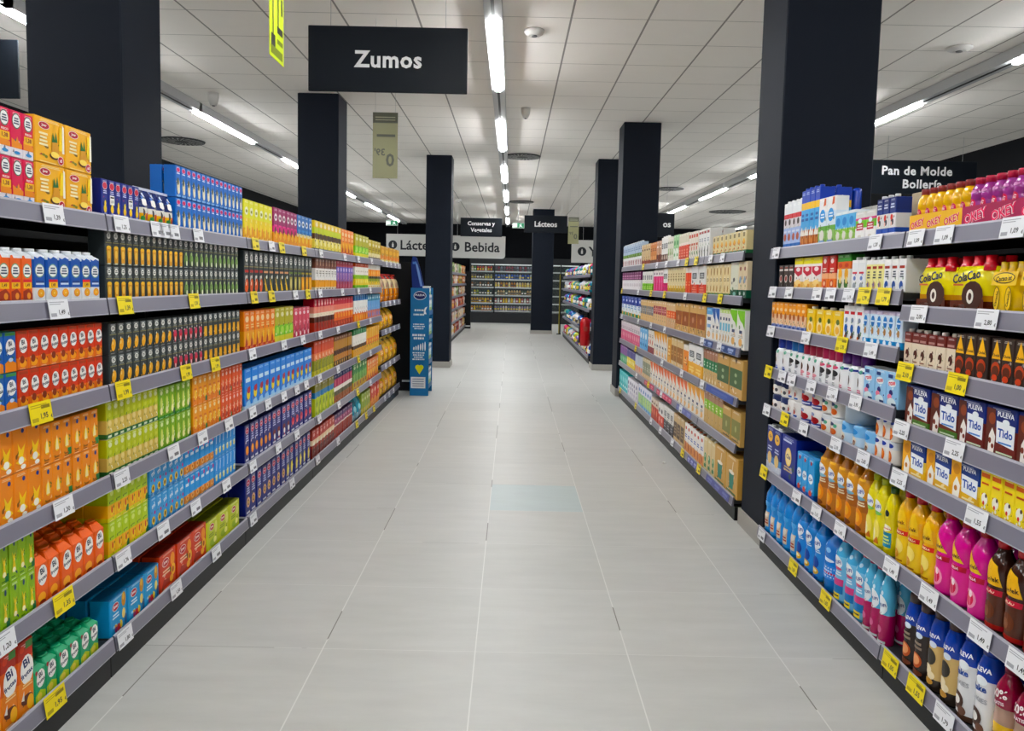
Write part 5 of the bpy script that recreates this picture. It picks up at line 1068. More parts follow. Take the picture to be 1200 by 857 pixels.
def pillar(x0, x1, y0, y1, label):
    b = MB(); b.box(x0, x1, y0, y1, 0, H, pillar_mat, .006); o = struct('pillar', b, label, 'pillar')
    s = MB(); e = .014
    s.box(x0 - e, x1 + e, y0 - e, y0 - .001, 0, .1, skirt_mat); s.box(x0 - e, x1 + e, y1 + .001, y1 + e, 0, .1, skirt_mat)
    s.box(x0 - e, x0 - .001, y0 - .001, y1 + .001, 0, .1, skirt_mat); s.box(x1 + .001, x1 + e, y0 - .001, y1 + .001, 0, .1, skirt_mat)
    struct('baseboard', s, None, parent=o)
pillar(-2.47, -1.99, 3.8, 4.22, 'charcoal square pillar behind the blue and yellow juice cartons')
pillar(-2.44, -1.98, 8.4, 8.82, 'charcoal square pillar behind the far end of the juice shelves')
pillar(-1.45, -1.03, 12.3, 12.72, 'charcoal square pillar just beyond the blue cardboard display')
pillar(1.44, 1.945, 4.045, 4.44, 'largest charcoal pillar, between the milk shelves and plant drink shelves')
pillar(1.385, 1.86, 9.53, 9.95, 'charcoal pillar at the far end of the plant drink shelves')
pillar(1.39, 1.86, 12.35, 12.8, 'charcoal pillar next to the red fire extinguisher')
pillar(.56, 1.16, 20.9, 21.4, 'charcoal pillar under the white word on a dark sign, by the fridge')

# ------------------------------------------------------------------ ceiling lights
tube = emit('lit_led_tube', 'f4f6f7', TUBE)
trunk = M('c4c6c8', .45, name='white_light_trunking')
dk = M('26282c', .5)
def light(x, y, n, where):
    L = 2.0
    o = empty('ceiling_light', (x, y, H)); tag(o, where, 'light', 'linear ceiling lights')
    b = MB(); b.box(-.066, .066, 0, 3.46, -.103, -.004, trunk); b.box(-.012, .012, 0, 3.46, -.107, -.103, dk); obj('housing', b, o)
    b = MB(); b.loft([(-.128, .022, L / 2 - .01, tube), (-.124, .028, L / 2, tube), (-.115, .028, L / 2, tube), (-.112, .026, L / 2, tube)], 0, L / 2, cham=.01); obj('diffuser', b, o)
    for q in (.25, L - .25):
        b = MB(); b.box(-.012, .012, q - .03, q + .03, -.112, -.1075, dk); obj('holder_clip', b, o)
names = {-.18: 'over the middle of the aisle', -3.83: 'beyond the juice shelves', 4.24: 'above the bakery sign side', 7.57: 'in the far widened corner', -5.9: ''}
for x, ys, row in ((-.18, [-4.72, -1.25, 2.2, 5.68, 9.14, 12.66, 16.1, 19.5, 22.95], 'central row'), (-3.83, [-4.8, -1.3, 2.2, 5.55, 8.95, 12.4, 15.85, 19.3, 22.8], 'row beyond the juice shelves'),
                   (4.24, [-5.9, -2.45, .97, 4.42, 7.87, 11.35, 14.9, 18.4, 21.85], 'row above the bakery sign'), (7.57, [17.3, 20.75, 24.2], 'row in the widened far corner')):
    for i, y in enumerate(ys):
        light(x, y, i, 'lit strip ceiling light, %s from far wall, %s' % (ORD[len(ys) - i], row))
# ceiling fittings
def diffuser(x, y, r, label):
    o = empty('air_diffuser', (x, y, H)); tag(o, label, 'vent')
    b = MB(); g = M('3c3e41', .5); b.loft([(-.018, r * .97, r * .97, g), (-.002, r, r, g)], n=32); obj('ring', b, o)
    b = MB(); n = 24
    for ring, (r0, r1) in enumerate(((.3, .58), (.62, .93))):
        for i in range(n):
            a = 2 * math.pi * (i + ring * .5) / n; w = .055
            p = [(r * q * math.cos(a + s), r * q * math.sin(a + s)) for q, s in ((r0, -w), (r1, .12 - w * .8), (r1, .12 + w * .8), (r0, w))]
            k = b.add([(px, py, -.0195) for px, py in p]); b.face((k + 3, k + 2, k + 1, k), M('c4c5c2', .6))
    obj('slot_vanes', b, o)
diffuser(.13, 12.25, .3, 'round swirl air diffuser beside the central light row')
diffuser(-5.12, 11.5, .34, 'round swirl air diffuser beyond the juice shelves')
diffuser(3.33, 15.9, .3, 'round swirl air diffuser beside the far plant drink pillar')
diffuser(5.9, 20.5, .5, 'large dark swirl air diffuser over the far bread aisle')
diffuser(.2, 19.1, .32, 'distant round air diffuser near the far central lights')
def detector(x, y, label, r=.06, hh=.05):
    o = empty('smoke_detector', (x, y, H)); tag(o, label, 'detector'); w = M('d6d4d0', .5)
    b = MB(); b.loft([(-hh, r * .55, r * .55, w), (-hh * .6, r * .9, r * .9, w), (-hh * .3, r, r, w), (-.001, r, r, w)], n=20); obj('sensor_housing', b, o)
    b = MB(); b.loft([(-hh - .008, r * .25, r * .25, M('6a6a6a')), (-hh + .001, r * .3, r * .3, M('6a6a6a'))], n=12); obj('sensor_eye', b, o)
detector(.14, 6.2, 'white round smoke detector right of the nearest central light'.replace('right of the nearest', 'beside the largest'), .085, .045)
detector(.12, 8.9, 'small pale ceiling sensor beside the second central light', .055, .12)
detector(-3.42, 8.5, 'small pale cylinder sensor near the lights beyond the juice shelves', .06, .14)
detector(3.75, 6.4, 'flat round smoke detector above the yellow drink bottles', .1, .03)
detector(-1.4, 18.9, 'tiny distant ceiling sensor above the canned food sign', .07, .07)

# ------------------------------------------------------------------ signs
sign_mat = noisy('dark_slate_sign_board', '141a22', .5, 4, .05, spec=.2); white = M('ffffff', .5); wire = M('b8babc', .35, .6)
def sign(x, y, z, w, h, lines, hs, label, name='aisle_sign', cables=True, dx=0, board=None, ink=None, lx=None):
    o = empty(name, (x, y, z)); tag(o, label, 'sign')
    b = MB(); b.box(-w / 2, w / 2, 0, .02, -h / 2, h / 2, board or sign_mat, .003); obj('panel', b, o)
    if lines:
        b = MB(); n = len(lines)
        for i, t in enumerate(lines):
            b.text(t, dx if lx is None else lx[i], ((n - 1) / 2 - i) * hs * 1.45 + (0 if n > 1 else .0), hs * (1.2 if any(c in 'gyjpq' for c in t) else 1), ink or white, flat(-.001), 1, bold=.03)
        obj('lettering', b, o)
    if cables:
        for s in (-1, 1):
            b = MB(); b.loft([(h / 2, .002, .002, wire), (H - z, .002, .002, wire)], s * w * .36, .01, n=6); obj('cable', b, o)
    return o
sign(-.905, 5.3, 3.0, 1.12, .45, ['Zumos'], .118, 'large dark hanging sign with the white word Zumos')
sign(5.5, 10, 2.97, 1.4, .45, ['Pan de Molde', 'Bollería'], .12, 'dark hanging bakery sign above the yellow drink bottles', lx=[-.1, -.02])
sign(-.86, 20, 2.91, 1.12, .5, ['Conservas y', 'Vegetales'], .12, 'dark hanging sign reading Conservas y Vegetales above the white drinks board')
sign(.88, 20, 3.03, 1.16, .46, ['Lácteos'], .15, 'dark hanging sign reading Lácteos in front of a pillar')
sign(2.5, 14, 2.59, 1.08, .45, ['os'], .085, 'dark sign half hidden by a pillar, ending in os', lx=[.40])
sign(-4.45, 5.9, 3.04, 1.1, .45, [], .12, 'blank dark sign edge behind the largest juice aisle pillar')
board = noisy('pale_grey_sign_board', 'cfcfcb', .5, 2, .03); ink = M('23262b', .5)
def board_sign(x0, x1, y, z0, z1, word, tx, icon, label):
    o = empty('department_sign', ((x0 + x1) / 2, y, (z0 + z1) / 2)); tag(o, label, 'sign')
    w, h = x1 - x0, z1 - z0; b = MB(); r = .1; P = [(-w / 2, -h / 2 + 0), (w / 2 - r, -h / 2)] + [(w / 2 - r + r * math.sin(R(a)), -h / 2 + r - r * math.cos(R(a))) for a in (22, 45, 68, 90)] + [(w / 2, h / 2), (-w / 2, h / 2)]
    n = len(P); a = b.add([(px, 0, pz) for px, pz in P]); c = b.add([(px, .03, pz) for px, pz in P])
    b.face(range(a, a + n), board); b.face(reversed(range(c, c + n)), board)
    for i in range(n): b.face((a + i, c + i, c + (i + 1) % n, a + (i + 1) % n), board)
    obj('panel', b, o)
    b = MB(); f = flat(-.002); b.text(word, tx, 0, .3, ink, f, 1, bold=.02); obj('lettering', b, o)
    b = MB(); b.ell(icon, 0, .135, .135, ink, f, 1, n=28); b.rect(icon - .03, icon + .03, -.075, .03, board, f, 4); b.rect(icon - .014, icon + .014, .03, .075, board, f, 4); obj('bottle_icon', b, o)
    for s in (-1, 1):
        b = MB(); b.loft([(h / 2, .004, .004, wire), (H - (z0 + z1) / 2, .004, .004, wire)], s * w * .3, .015, n=6); obj('cable', b, o)
board_sign(-2.1, -.23, 23, 2.17, 2.86, 'Bebida', .22, -.62, 'pale board reading Bebida with a bottle icon above the fridge')
board_sign(-3.93, -2.2, 23, 2.2, 2.87, 'Lácteos', .2, -.66, 'pale board reading Lácteos half hidden by the pillar and juice shelves')
board_sign(1.83, 3.6, 23, 2.1, 2.8, 'Y', -.22, -.56, 'pale board with letter Y half hidden behind the far pillar')
for x, y, l in ((-3.27, 20, 'small green exit sign over the pale Lácteos board'), (.14, 20, 'small green exit sign between the two distant dark signs')):
    o = empty('exit_sign', (x, y, 2.98)); tag(o, l, 'sign')
    b = MB(); gl = emit('lit_exit_green', '1d7f55', .25); wl = emit('lit_exit_white', 'dfe8e2', .15)
    b.box(-.16, .16, 0, .04, -.07, .07, M('d8dcd8')); obj('casing', b, o)
    b = MB(); f = flat(-.002); b.rect(-.15, .15, -.06, .06, gl, f, 1); b.rect(-.15, -.03, -.05, .05, wl, f, 3)
    b.ell(.07, .035, .014, .014, wl, f, 4); b.poly([(.02, .02), (.09, .015), (.08, -.01), (.12, -.045), (.1, -.05), (.06, -.02), (.03, -.05), (.01, -.05), (.05, -.005), (.03, 0)], wl, f, 4); obj('pictogram', b, o)
    b = MB(); b.loft([(.07, .006, .006, wire), (H - 2.98, .006, .006, wire)], 0, .02, n=6); obj('hanger_rod', b, o)
# hanging price sheets
def sheet(x, y, z0, z1, rz, back, label):
    o = empty('price_banner', (x, y, z0), rz); tag(o, label, 'banner'); h = z1 - z0; w = .2
    if back:
        pap = clear('translucent_price_sheet', 'b9b98a', .5, .62); inks = clear('faint_sheet_print', '74766a', .5, .7); pale = clear('pale_sheet_print', 'c9c9b0', .5, .7)
        b = MB(); b.box(-w / 2, w / 2, 0, .0012, 0, h, pap); obj('paper_sheet', b, o)
        b = MB(); f = flat(-.001); b.rect(-w / 2, w / 2, h * .84, h, inks, f, 1)
        for q in (.88, .92): b.rect(-w * .4, w * .4, h * q, h * (q + .015), pale, f, 2)
        b.rect(-w * .34, w * .4, h * .63, h * .67, inks, f, 1)
        b.text('0', w * .2, h * .28, h * .42, inks, f, 1, maxw=w * .34); b.text("39'", -w * .22, h * .4, h * .25, inks, f, 1, maxw=w * .42, mirror=True); obj('print_pattern', b, o)
    else:
        pap = M('c8dc1e', .5); k = M('1f231c', .5); g = M('6f7d1e', .5)
        b = MB(); b.box(-w / 2, w / 2, 0, .002, 0, h, pap); obj('paper_sheet', b, o)
        b = MB(); f = flat(-.001); b.rect(-w * .4, -w * .12, h * .1, h * .2, k, f, 1); b.rect(-w * .42, w * .4, h * .03, h * .1, g, f, 1); b.rect(-w * .3, -w * .24, h * .2, h * .95, k, f, 1)
        b.rect(w * .02, w * .42, h * .24, h * .3, k, f, 1); b.rect(w * .06, w * .12, h * .3, h * .9, k, f, 1); b.rect(w * .3, w * .4, h * .42, h * .56, k, f, 1)
        b.rect(w * .02, w * .42, h * .15, h * .19, g, f, 2); obj('print_pattern', b, o)
    for s in (-1, 1):
        b = MB(); b.loft([(h, .001, .001, wire), (H - z0, .001, .001, wire)], s * w * .4, 0, n=5); obj('cable', b, o)
sheet(-1.09, 3.43, 2.44, 2.96, R(90), False, 'fluorescent yellow price sheet hanging edge-on beside the Zumos sign')
sheet(-1.04, 6.0, 2.27, 2.79, 0, True, 'faded translucent price sheet hanging just below the Zumos sign')
sheet(1.14, 14.0, 2.2, 2.7, 0, True, 'distant pale price sheet hanging beside the far pillar')

# ------------------------------------------------------------------ shelving
steel = noisy('black_shelf_steel', '0d0e10', .5, 5, .1, spec=.25); steel2 = M('2a2c31', .45, name='dark_grey_shelf_steel'); kick = M('131416', .45, name='black_plinth_steel')
rail_m = M('797786', .3, name='smoked_price_rail'); rail_hi = M('b2b1bd', .3, name='rail_edge'); rail_in = M('5f5e6a', .35, name='rail_lower_lip')
SIDE = {'L': -1, 'M': 1, 'N': 1, 'F': 1}
SHELF = {'L': [1.652, 1.362, 1.057, .737, .437, .142], 'LF': [1.642, 1.2, .89, .5, .142], 'F': [1.665, 1.39, 1.07, .76, .47, .135], 'M': [1.657, 1.45, 1.24, 1.02, .81, .467, .12], 'N': [1.657, 1.395, 1.187, .98, .802, .469, .128]}
ZONE = {'L': 'juice shelf', 'F': 'plant drink shelf', 'M': 'milk shelf', 'N': 'shake shelf'}
def shelf_word(u, i, n): return 'top' if i == 1 else 'bottom' if i == n else ORD[i]
def rail_mesh(y0, y1, s):
    """s=-1: rail faces +x at x=-1.40; s=+1: faces -x at x=1.40. z=0 is the shelf surface"""
    b = MB(); f = -s
    prof = [(0, -.045, rail_hi), (.0005, -.041, rail_m), (-.0065, .007, rail_hi), (-.008, .013, rail_hi), (-.014, .013, rail_in), (-.014, -.045, rail_in)]
    ya, yb = y0 + .003, y1 - .003; n = len(prof)
    A = b.add([(s * 1.4 + f * px, ya, pz) for px, pz, _ in prof]); B = b.add([(s * 1.4 + f * px, yb, pz) for px, pz, _ in prof])
    for i in range(n):
        j = (i + 1) % n; q = (A + i, A + j, B + j, B + i)
        b.face(q if s > 0 else q[::-1], prof[i][2])
    b.face([A + i for i in range(n)][::-1], rail_in); b.face([B + i for i in range(n)], rail_in)
    return b
def bay(u, y0, y1, zs, label, back=1.99):
    s = SIDE[u[0]]; o = empty('shelving_unit', (s * 1.42, y0, 0)); tag(o, label, 'shelving', 'supermarket shelving bays')
    ox, oy = -s * 1.42, -y0
    def part(name, b, parent=o):
        for i, v in enumerate(b.v): b.v[i] = (v[0] + ox, v[1] + oy, v[2])
        return obj(name, b, parent)
    def bx(xa, xb, ya, yb, za, zb, m, c=0):
        b = MB(); b.box(min(s * xa, s * xb), max(s * xa, s * xb), ya, yb, za, zb, m, c); return b
    top = 1.74 if u != 'F' else 1.74
    part('back_panel', bx(back, back + .02, y0 + .001, y1 - .001, .1, top, steel))
    part('plinth', bx(1.42, back, y0 + .001, y1 - .001, 0, zs[-1] - .05, kick))
    for y in (y0 + .001, y1 - .021): part('upright', bx(back - .05, back - .002, y, y + .02, .1, top - .02, steel2))
    for z in zs:
        b = bx(1.4145, back - .052, y0 + .002, y1 - .002, z - .028, z, steel2)
        sh = part('shelf', b)
        r = rail_mesh(y0, y1, s)
        for i, v in enumerate(r.v): r.v[i] = (v[0] + ox, v[1] + oy, v[2] + z)
        obj('price_rail', r, sh)
L6 = SHELF['L']
for u, a, e, l in (('LA', 1.22, 2.56, 'black shelving bay closest to the viewpoint, holding orange juice packs'), ('LB', 2.563, 3.908, 'black shelving bay holding dark nectar cartons and lime juice packs'),
                   ('LC', 3.912, 5.258, 'black shelving bay holding navy and bright blue juice cartons'), ('LD', 5.262, 6.618, 'black shelving bay holding violet, coral and brick red cartons'),
                   ('LE', 6.622, 7.97, 'black shelving bay holding green-white and teal juice goods')):
    bay(u, a, e, L6, l)
bay('LF', 7.974, 9.31, SHELF['LF'], 'last juice shelving bay holding yellow drink bags')
bay('N', 1.3, 2.655, SHELF['N'], 'black shelving bay holding milkshake bottles and cocoa packs')
bay('M', 2.659, 4.03, SHELF['M'], 'black shelving bay holding horchata bottles and milk cartons')
bay('F', 4.5, 5.42, SHELF['F'], 'short black shelving bay just beyond the largest pillar')
bay('F', 5.424, 6.77, SHELF['F'], 'second plant drink shelving bay, with kraft trays')
bay('F', 6.774, 8.12, SHELF['F'], 'third plant drink shelving bay, with scarlet and orange cartons')
bay('F', 8.124, 9.47, SHELF['F'], 'last plant drink shelving bay, with purple cartons')
b = MB(); b.box(-2.01, -1.28, 9.62, 9.68, 0, 1.69, steel, .004); o = obj('end_panel_stand', b); tag(o, 'tall black end panel behind the blue cardboard display', 'panel')
f = MB(); f.box(-1.42, -1.3, 9.6, 9.615, .12, .145, M('d4d6d6')); obj('foot_strip', f, o)

# ------------------------------------------------------------------ fill the shelves
CACHE = {}
XP = {'L': 1.42, 'M': 1.415, 'N': 1.415, 'F': 1.4155}
KEY = {('LE', 6, 'yg'): 'yg6', ('LE', 5, 'grn'): 'gw5'}
K['gw5'] = dict(K['grn'], desc='green leafy juice carton', bands=[(.3, 'c8a04a'), (.6, '6a9a4a'), (1, '3a7f42')], top='2a6a34', art=[('p', [(.1, .1), (.4, .3), (.8, .7), (.4, .6)], '8fbf6a'), ('e', .5, .2, .26, .08, '9c5a3a'), ('e', .5, .84, .3, .06, 'c8dcb0')])
for line in RUNS.strip().splitlines():
    u, si, y0, y1, n, lay, h, deep, k = line.split()
    si, n, lay, deep = int(si), int(n), int(lay), int(deep); y0, y1, h = float(y0), float(y1), float(h)
    zs = SHELF.get(u) or SHELF[u[0]]; z = zs[si - 1]; s = SIDE[u[0]]
    k = KEY.get((u, si, k), k); spec = K[k]
    pitch = (y1 - y0) / n; w = round(pitch * .965, 3)
    if u == 'LF' and k != 'ypk': w = round(pitch * .9, 3)
    if lay == 1 and si > 1:
        room = zs[si - 2] - z - .05; h = min(h, room)
    elif si > 1: h = min(h, (zs[si - 2] - z - .04) / lay)
    h = round(h, 3)
    key = (k, w, h)
    if key not in CACHE: CACHE[key] = FACT[spec['f']](k, w, h, spec)
    P = CACHE[key]; ALT = None
    if 'alt' in spec:
        va = dict(spec, **spec['alt'][1]); va['art'] = spec['art'] + va['more']; ALT = FACT[spec['f']](k, w, h, va)
    d = spec.get('d', w if spec['f'] == 'b' else .08)
    if spec['f'] == 'b': d = spec.get('d', w)
    shelf = '%s %s' % (shelf_word(u, si, len(zs)), ZONE[u[0]])
    far = {'LA': '', 'LB': '', 'LC': '', 'LD': '', 'LE': '', 'LF': ''}
    grp = '%s row on the %s' % (P.desc, shelf)
    for row in range(deep):
        for layer in range(lay):
            for i in range(n):
                Q = ALT if ALT and i in spec['alt'][0] else P
                lab = Q.desc
                if n > 1: lab += ', ' + ORD[i + 1] + ' from near end'
                if lay > 1: lab += ', %s layer' % ('lower', 'upper')[layer]
                if row: lab += ', %s row' % ORD[row + 1]
                lab += ', ' + shelf
                jx = random.uniform(0, .005); back = row * (d * 1.04 + .006) + spec.get('back', 0)
                if u[0] == 'L' and si == 1 or u in 'MN' and si == 1: jx *= .6
                x = s * (XP[u[0]] + .002 + jx + back)
                if lay > 1 or row: x = s * (XP[u[0]] + .003 + back)
                tilt = R(random.uniform(-1.1, 1.1)) if lay == 1 and spec['f'] != 'p' else 0
                Q.put((x, y0 + (i + .5) * pitch, z + .0006 + layer * (h + .0016)), (R(90) if s < 0 else R(-90)) + tilt, lab, grp)
# cardboard trays under the fruit drink bottles
for y0, y1, c, c2, l in ((2.347, 2.6525, 'f0b91e', 'd8365a', 'yellow cardboard tray with pink lettering around yellow bottles'), (1.95, 2.3455, 'a81a4e', 'e8486e', 'crimson cardboard tray with pink lettering around magenta bottles')):
    o = empty('bottle_tray', (1.4172, (y0 + y1) / 2, 1.6584), R(-90)); tag(o, l, 'tray'); w = y1 - y0; m = M(c)
    b = MB(); b.box(-w / 2, w / 2, -.0005, .0008, 0, .066, m); obj('front_wall', b, o)
    b = MB(); f = flat(-.0008)
    for q in (-.33, 0, .33): b.text('OKEY', q * w, .034, .036, M('f8e9ec'), f, 1, maxw=w * .28, rot=R(10), bold=.06); b.text('OKEY', q * w, .034, .036, M(c2), f, 4, maxw=w * .28, rot=R(10))
    obj('tray_lettering', b, o)
    for e in (-1, 1):
        b = MB(); b.box(e * w / 2 - .0006, e * w / 2 + .0006, .001, .06, 0, .05, m); obj('side_wall', b, o)
    if c == 'a81a4e':
        b = MB(); b.rect(w * .26, w * .42, .018, .056, M('e9e9e9'), flat(-.002), 6)
        for q in range(9): b.rect(w * (.275 + .015 * q), w * (.275 + .015 * q + .006 + .003 * (q % 2)), .022, .052, M('3a3a3c'), flat(-.002), 8)
        obj('barcode_sticker', b, o)
# plain goods half hidden on the top milk shelf
def simple_box(name, x0, x1, y0, y1, z0, z1, c, label, cat='box', flap=None):
    b = MB(); b.box(x0, x1, y0, y1, z0, z1, M(c, .6), .002); o = obj(name, b); tag(o, label, cat)
    if flap:
        f = MB(); f.box(x0 + .004, x1 - .004, y0 + .01, y0 + .03, z1, z1 + .0012, M(flap, .6)); obj('tape_strip', f, o)
    return o
simple_box('cardboard_box', 1.53, 1.66, 2.70, 2.86, 1.6576, 1.83, 'b5a58c', 'plain beige cardboard box beside the yellow bottles, top milk shelf', flap='c8bca6')
for i, (ya, yb) in enumerate(((2.99, 3.075), (3.08, 3.165), (3.17, 3.255), (3.26, 3.36))):
    simple_box('grey_drink_carton', 1.57, 1.66, ya, yb, 1.6576, 1.825, 'b9b6b0', 'plain grey carton back, %s from near end, behind green-striped cartons' % ORD[i + 1], 'carton', flap='a8a6a0')
for i in range(3):
    y = 3.47 + i * .075
    b = MB(); c = M('1b3fae', .25); b.loft([(1.6576, .022, .022, M('62ace0')), (1.83, .022, .022, c), (1.915, .021, .021, c), (1.925, .018, .018, c)], 1.60, y, n=14); o = obj('tall_bottle', b); tag(o, 'tall bottle with royal blue cap, %s from near end, behind milk cartons' % ORD[i + 1], 'bottle')
    f = MB(); f.loft([(1.9255, .012, .012, c), (1.929, .011, .011, c)], 1.60, y, n=10); obj('cap_top', f, o)
b = MB(); b.loft([(1.6576, .05, .05, M('9cc8ea', .3)), (1.8, .05, .05, M('dfe6ee', .3)), (1.815, .044, .044, M('dfe6ee', .3))], 1.47, 2.0, n=20)
# upper big light-blue can on the cake-can shelf
b = MB(); z = .9008; b.loft([(z, .075, .075, M('b4c4d4', .3)), (z + .07, .075, .075, M('d0d6dc', .3)), (z + .08, .07, .07, M('d0d6dc', .3))], 1.495, 3.06, n=24); o = obj('milk_can', b); tag(o, 'large silvery can stacked on wide light blue milk cans', 'can')
f = MB(); f.loft([(z + .0803, .066, .066, M('c9ccd0', .28, 1)), (z + .082, .06, .06, M('c9ccd0', .28, 1))], 1.495, 3.06, n=24); obj('lid', f, o)

# ------------------------------------------------------------------ price tags on the rails
TAGM = {}
def tag_mesh(c, price):
    if (c, price) in TAGM: return TAGM[(c, price)]
    b = MB(); m = M('f2dc1c' if c == 'y' else 'eeeff3', .4); k = M('3a3a3c'); g = M('a8a8b0' if c == 'w' else 'b8a21e')
    w, hh = (.102, .066) if c == 'y' else (.1, .06)
    b.box(-w / 2, w / 2, 0, .0012, -hh / 2, hh / 2, m); f = flat(-.0003)
    b.rect(-w * .44, w * .3, hh * .34, hh * .38, g, f, 1); b.rect(-w * .44, w * .1, hh * .24, hh * .28, g, f, 1)
    if c == 'y': b.rect(w * .02, w * .42, hh * .16, hh * .32, M('8a7a1e'), f, 1)
    b.rect(-w * .44, -w * .16, -hh * .38, -hh * .2, g, f, 1)
    if price != '-':
        b.text(price, w * .12, -hh * .18, hh * .3, k, f, 1, maxw=w * .52); b.text('€', w * .44, -hh * .26, hh * .16, k, f, 1)
    else:
        b.rect(w * .0, w * .38, -hh * .3, -hh * .08, M('77777c' if c == 'w' else '7a6c1c'), f, 1)
    TAGM[(c, price)] = b.mesh('price_tag'); return TAGM[(c, price)]
cnt = {}
rows = [l.split() for l in TAGS.strip().splitlines()]
for u, si, y, c, price in rows:
    si = int(si); y = float(y); s = SIDE[u[0]]; zs = SHELF.get(u) or SHELF[u[0]]; z = zs[si - 1]
    key = (u, si); cnt[key] = cnt.get(key, 0) + 1
    o = bpy.data.objects.new('price_tag', tag_mesh(c, price)); COL.objects.link(o)
    o.location = (s * 1.3962, y, z - .015); o.rotation_euler = (R(-8) , 0, R(90) if s < 0 else R(-90)); o.rotation_mode = 'XYZ'
    bayw = {'LA': 'first bay', 'LB': 'second bay', 'LC': 'third bay', 'LD': 'fourth bay', 'LE': 'fifth bay', 'LF': 'last bay'}.get(u, '')
    lab = '%s%s price tag, %s from near end, %s%s' % ('yellow' if c == 'y' else 'white', ' ' + price if price != '-' else '', ORD[cnt[key]], ('%s %s rail' % (shelf_word(u, si, len(zs)), ZONE[u[0]].replace(' shelf', ''))), ', ' + bayw if bayw else '')
    tag(o, lab, 'price tag', 'price tags on the shelf rails')
# printed strips slid into the plant drink rails
def strip(y0, y1, z, c, c2, n, label):
    o = empty('rail_strip', (1.3984, (y0 + y1) / 2, z - .017), R(-90)); o.rotation_euler = (R(-8), 0, R(-90)); tag(o, label, 'strip'); w = y1 - y0
    b = MB(); b.box(-w / 2, w / 2, 0, .0008, -.023, .023, M(c)); obj('printed_card', b, o)
    b = MB(); f = flat(-.0004)
    for i in range(n):
        q = (i + .5) / n - .5; b.rect(q * w - w / n * .3, q * w + w / n * .3, -.004, .012, M(c2), f, 1); b.rect(q * w - w / n * .2, q * w + w / n * .22, -.016, -.009, M(c2), f, 1)
    obj('strip_print', b, o)
strip(4.56, 4.96, 1.07, '3a4f84', 'a9b8d8', 2, 'blue printed strip closest to the largest pillar, third plant drink rail')
strip(5.08, 5.38, 1.07, '3a4f84', 'a9b8d8', 2, 'blue printed strip further along the third plant drink rail')
strip(4.56, 5.2, .76, '4a5a9a', '5a6aa8', 1, 'plain blue strip on the fourth plant drink rail')
strip(5.6, 6.1, .47, '6a70a8', '8a90c0', 3, 'violet-blue printed strip on the fifth plant drink rail')
strip(6.3, 6.95, .47, 'c24a66', 'e0909c', 5, 'longer pink printed strip on the fifth plant drink rail')
strip(7.1, 7.6, .47, 'c24a66', 'e0909c', 3, 'shorter pink printed strip further along the fifth plant drink rail')
strip(4.56, 5.1, .135, '5a5e9a', '7a80b8', 3, 'blue strip on the bottom plant drink rail by the largest pillar')
strip(5.28, 5.66, .135, '6468a4', 'b0b4dc', 4, 'printed strip under white almond cartons, bottom plant drink rail')

# ------------------------------------------------------------------ blue cardboard display at the end of the juice shelves
o = empty('cardboard_display', (-1.265, 9.22, 0)); tag(o, 'tall blue cardboard display stand with yellow heart at the aisle end', 'display stand')
blue = M('2470a8', .5, name='blue_display_card'); W, D, T = .235, .42, 1.36
b = MB(); b.box(0, W, 0, .008, .0, T, blue)
f = flat(0); wt = M('e6eef4')
obj('side_panel', b, o)
b = MB()
b.ell(W * .5, T * .93, W * .34, .055, M('d8e2ec'), f, 2); b.ell(W * .5, T * .93, W * .31, .048, M('16215c'), f, 3); b.text('PULEVA', W * .5, T * .935, .03, wt, f, 4, maxw=W * .5)
for v, n, hh, mw in ((.795, 2, .022, .5), (.755, 1, .022, .6), (.665, 1, .014, .62), (.645, 1, .014, .66), (.625, 1, .014, .5), (.565, 1, .026, .7), (.535, 1, .026, .56), (.40, 1, .016, .66), (.38, 1, .016, .6), (.36, 1, .016, .5), (.34, 1, .016, .66)):
    for i in range(7):
        e = W * mw / 7; x0 = W * (.47 - mw / 2) + i * e
        b.rect(x0, x0 + e * (.72 if (i * 5 + int(v * 100)) % 3 else .5), T * v - hh / 2, T * v + hh / 2, wt, f, 2)
b.poly([(W * .72, T * .76), (W * .86, T * .76), (W * .8, T * .79), (W * .9, T * .83), (W * .78, T * .82), (W * .72, T * .8)], wt, f, 3)
for i in range(6): b.ell(W * (.2 + .12 * i), T * .44 + .006 * i, W * .035, .02 + .008 * i, wt, f, 2)
hy = M('d9dc1e'); b.ell(W * .42, T * .265, W * .13, .032, hy, f, 2, n=18); b.ell(W * .6, T * .265, W * .13, .032, hy, f, 3, n=18); b.poly([(W * .29, T * .26), (W * .73, T * .26), (W * .51, T * .2)], hy, f, 4)
b.rect(W * .06, W * .84, T * .07, T * .175, M('dfe4ea'), f, 2)
for i in range(4): b.rect(W * .14, W * .76, T * (.085 + .022 * i), T * (.094 + .022 * i), M('8a94a8'), f, 4)
obj('print_pattern', b, o)
b = MB(); b.box(0, W, D - .008, D, 0, T, blue); obj('side_panel', b, o)
b = MB(); b.box(0, .01, .0085, D - .0085, 0, T, blue); obj('back_panel', b, o)
for z in (.12, .43, .74, 1.05):
    b = MB(); b.box(.0105, W - .002, .0085, D - .0085, z - .015, z, blue); b.box(W - .0015, W + .002, .0085, D - .0085, z - .03, z + .03, M('1d5f96')); obj('display_shelf', b, o)
b = MB(); hd = M('16307c', .4)
n_ = b.add([(0, .18, T - .02), (.03, .18, T - .02), (-.02, .18, T + .4), (.10, .18, T + .02), (0, .2, T - .02), (.03, .2, T - .02), (-.02, .2, T + .4), (.10, .2, T + .02)])
P_ = [(.0, T - .02), (.13, T - .02), (.15, T + .02), (.09, T + .26), (.05, T + .38), (0, T + .4), (-.02, T + .3)]
a = b.add([(x, .16, z) for x, z in P_]); c = b.add([(x, .172, z) for x, z in P_]); n = len(P_)
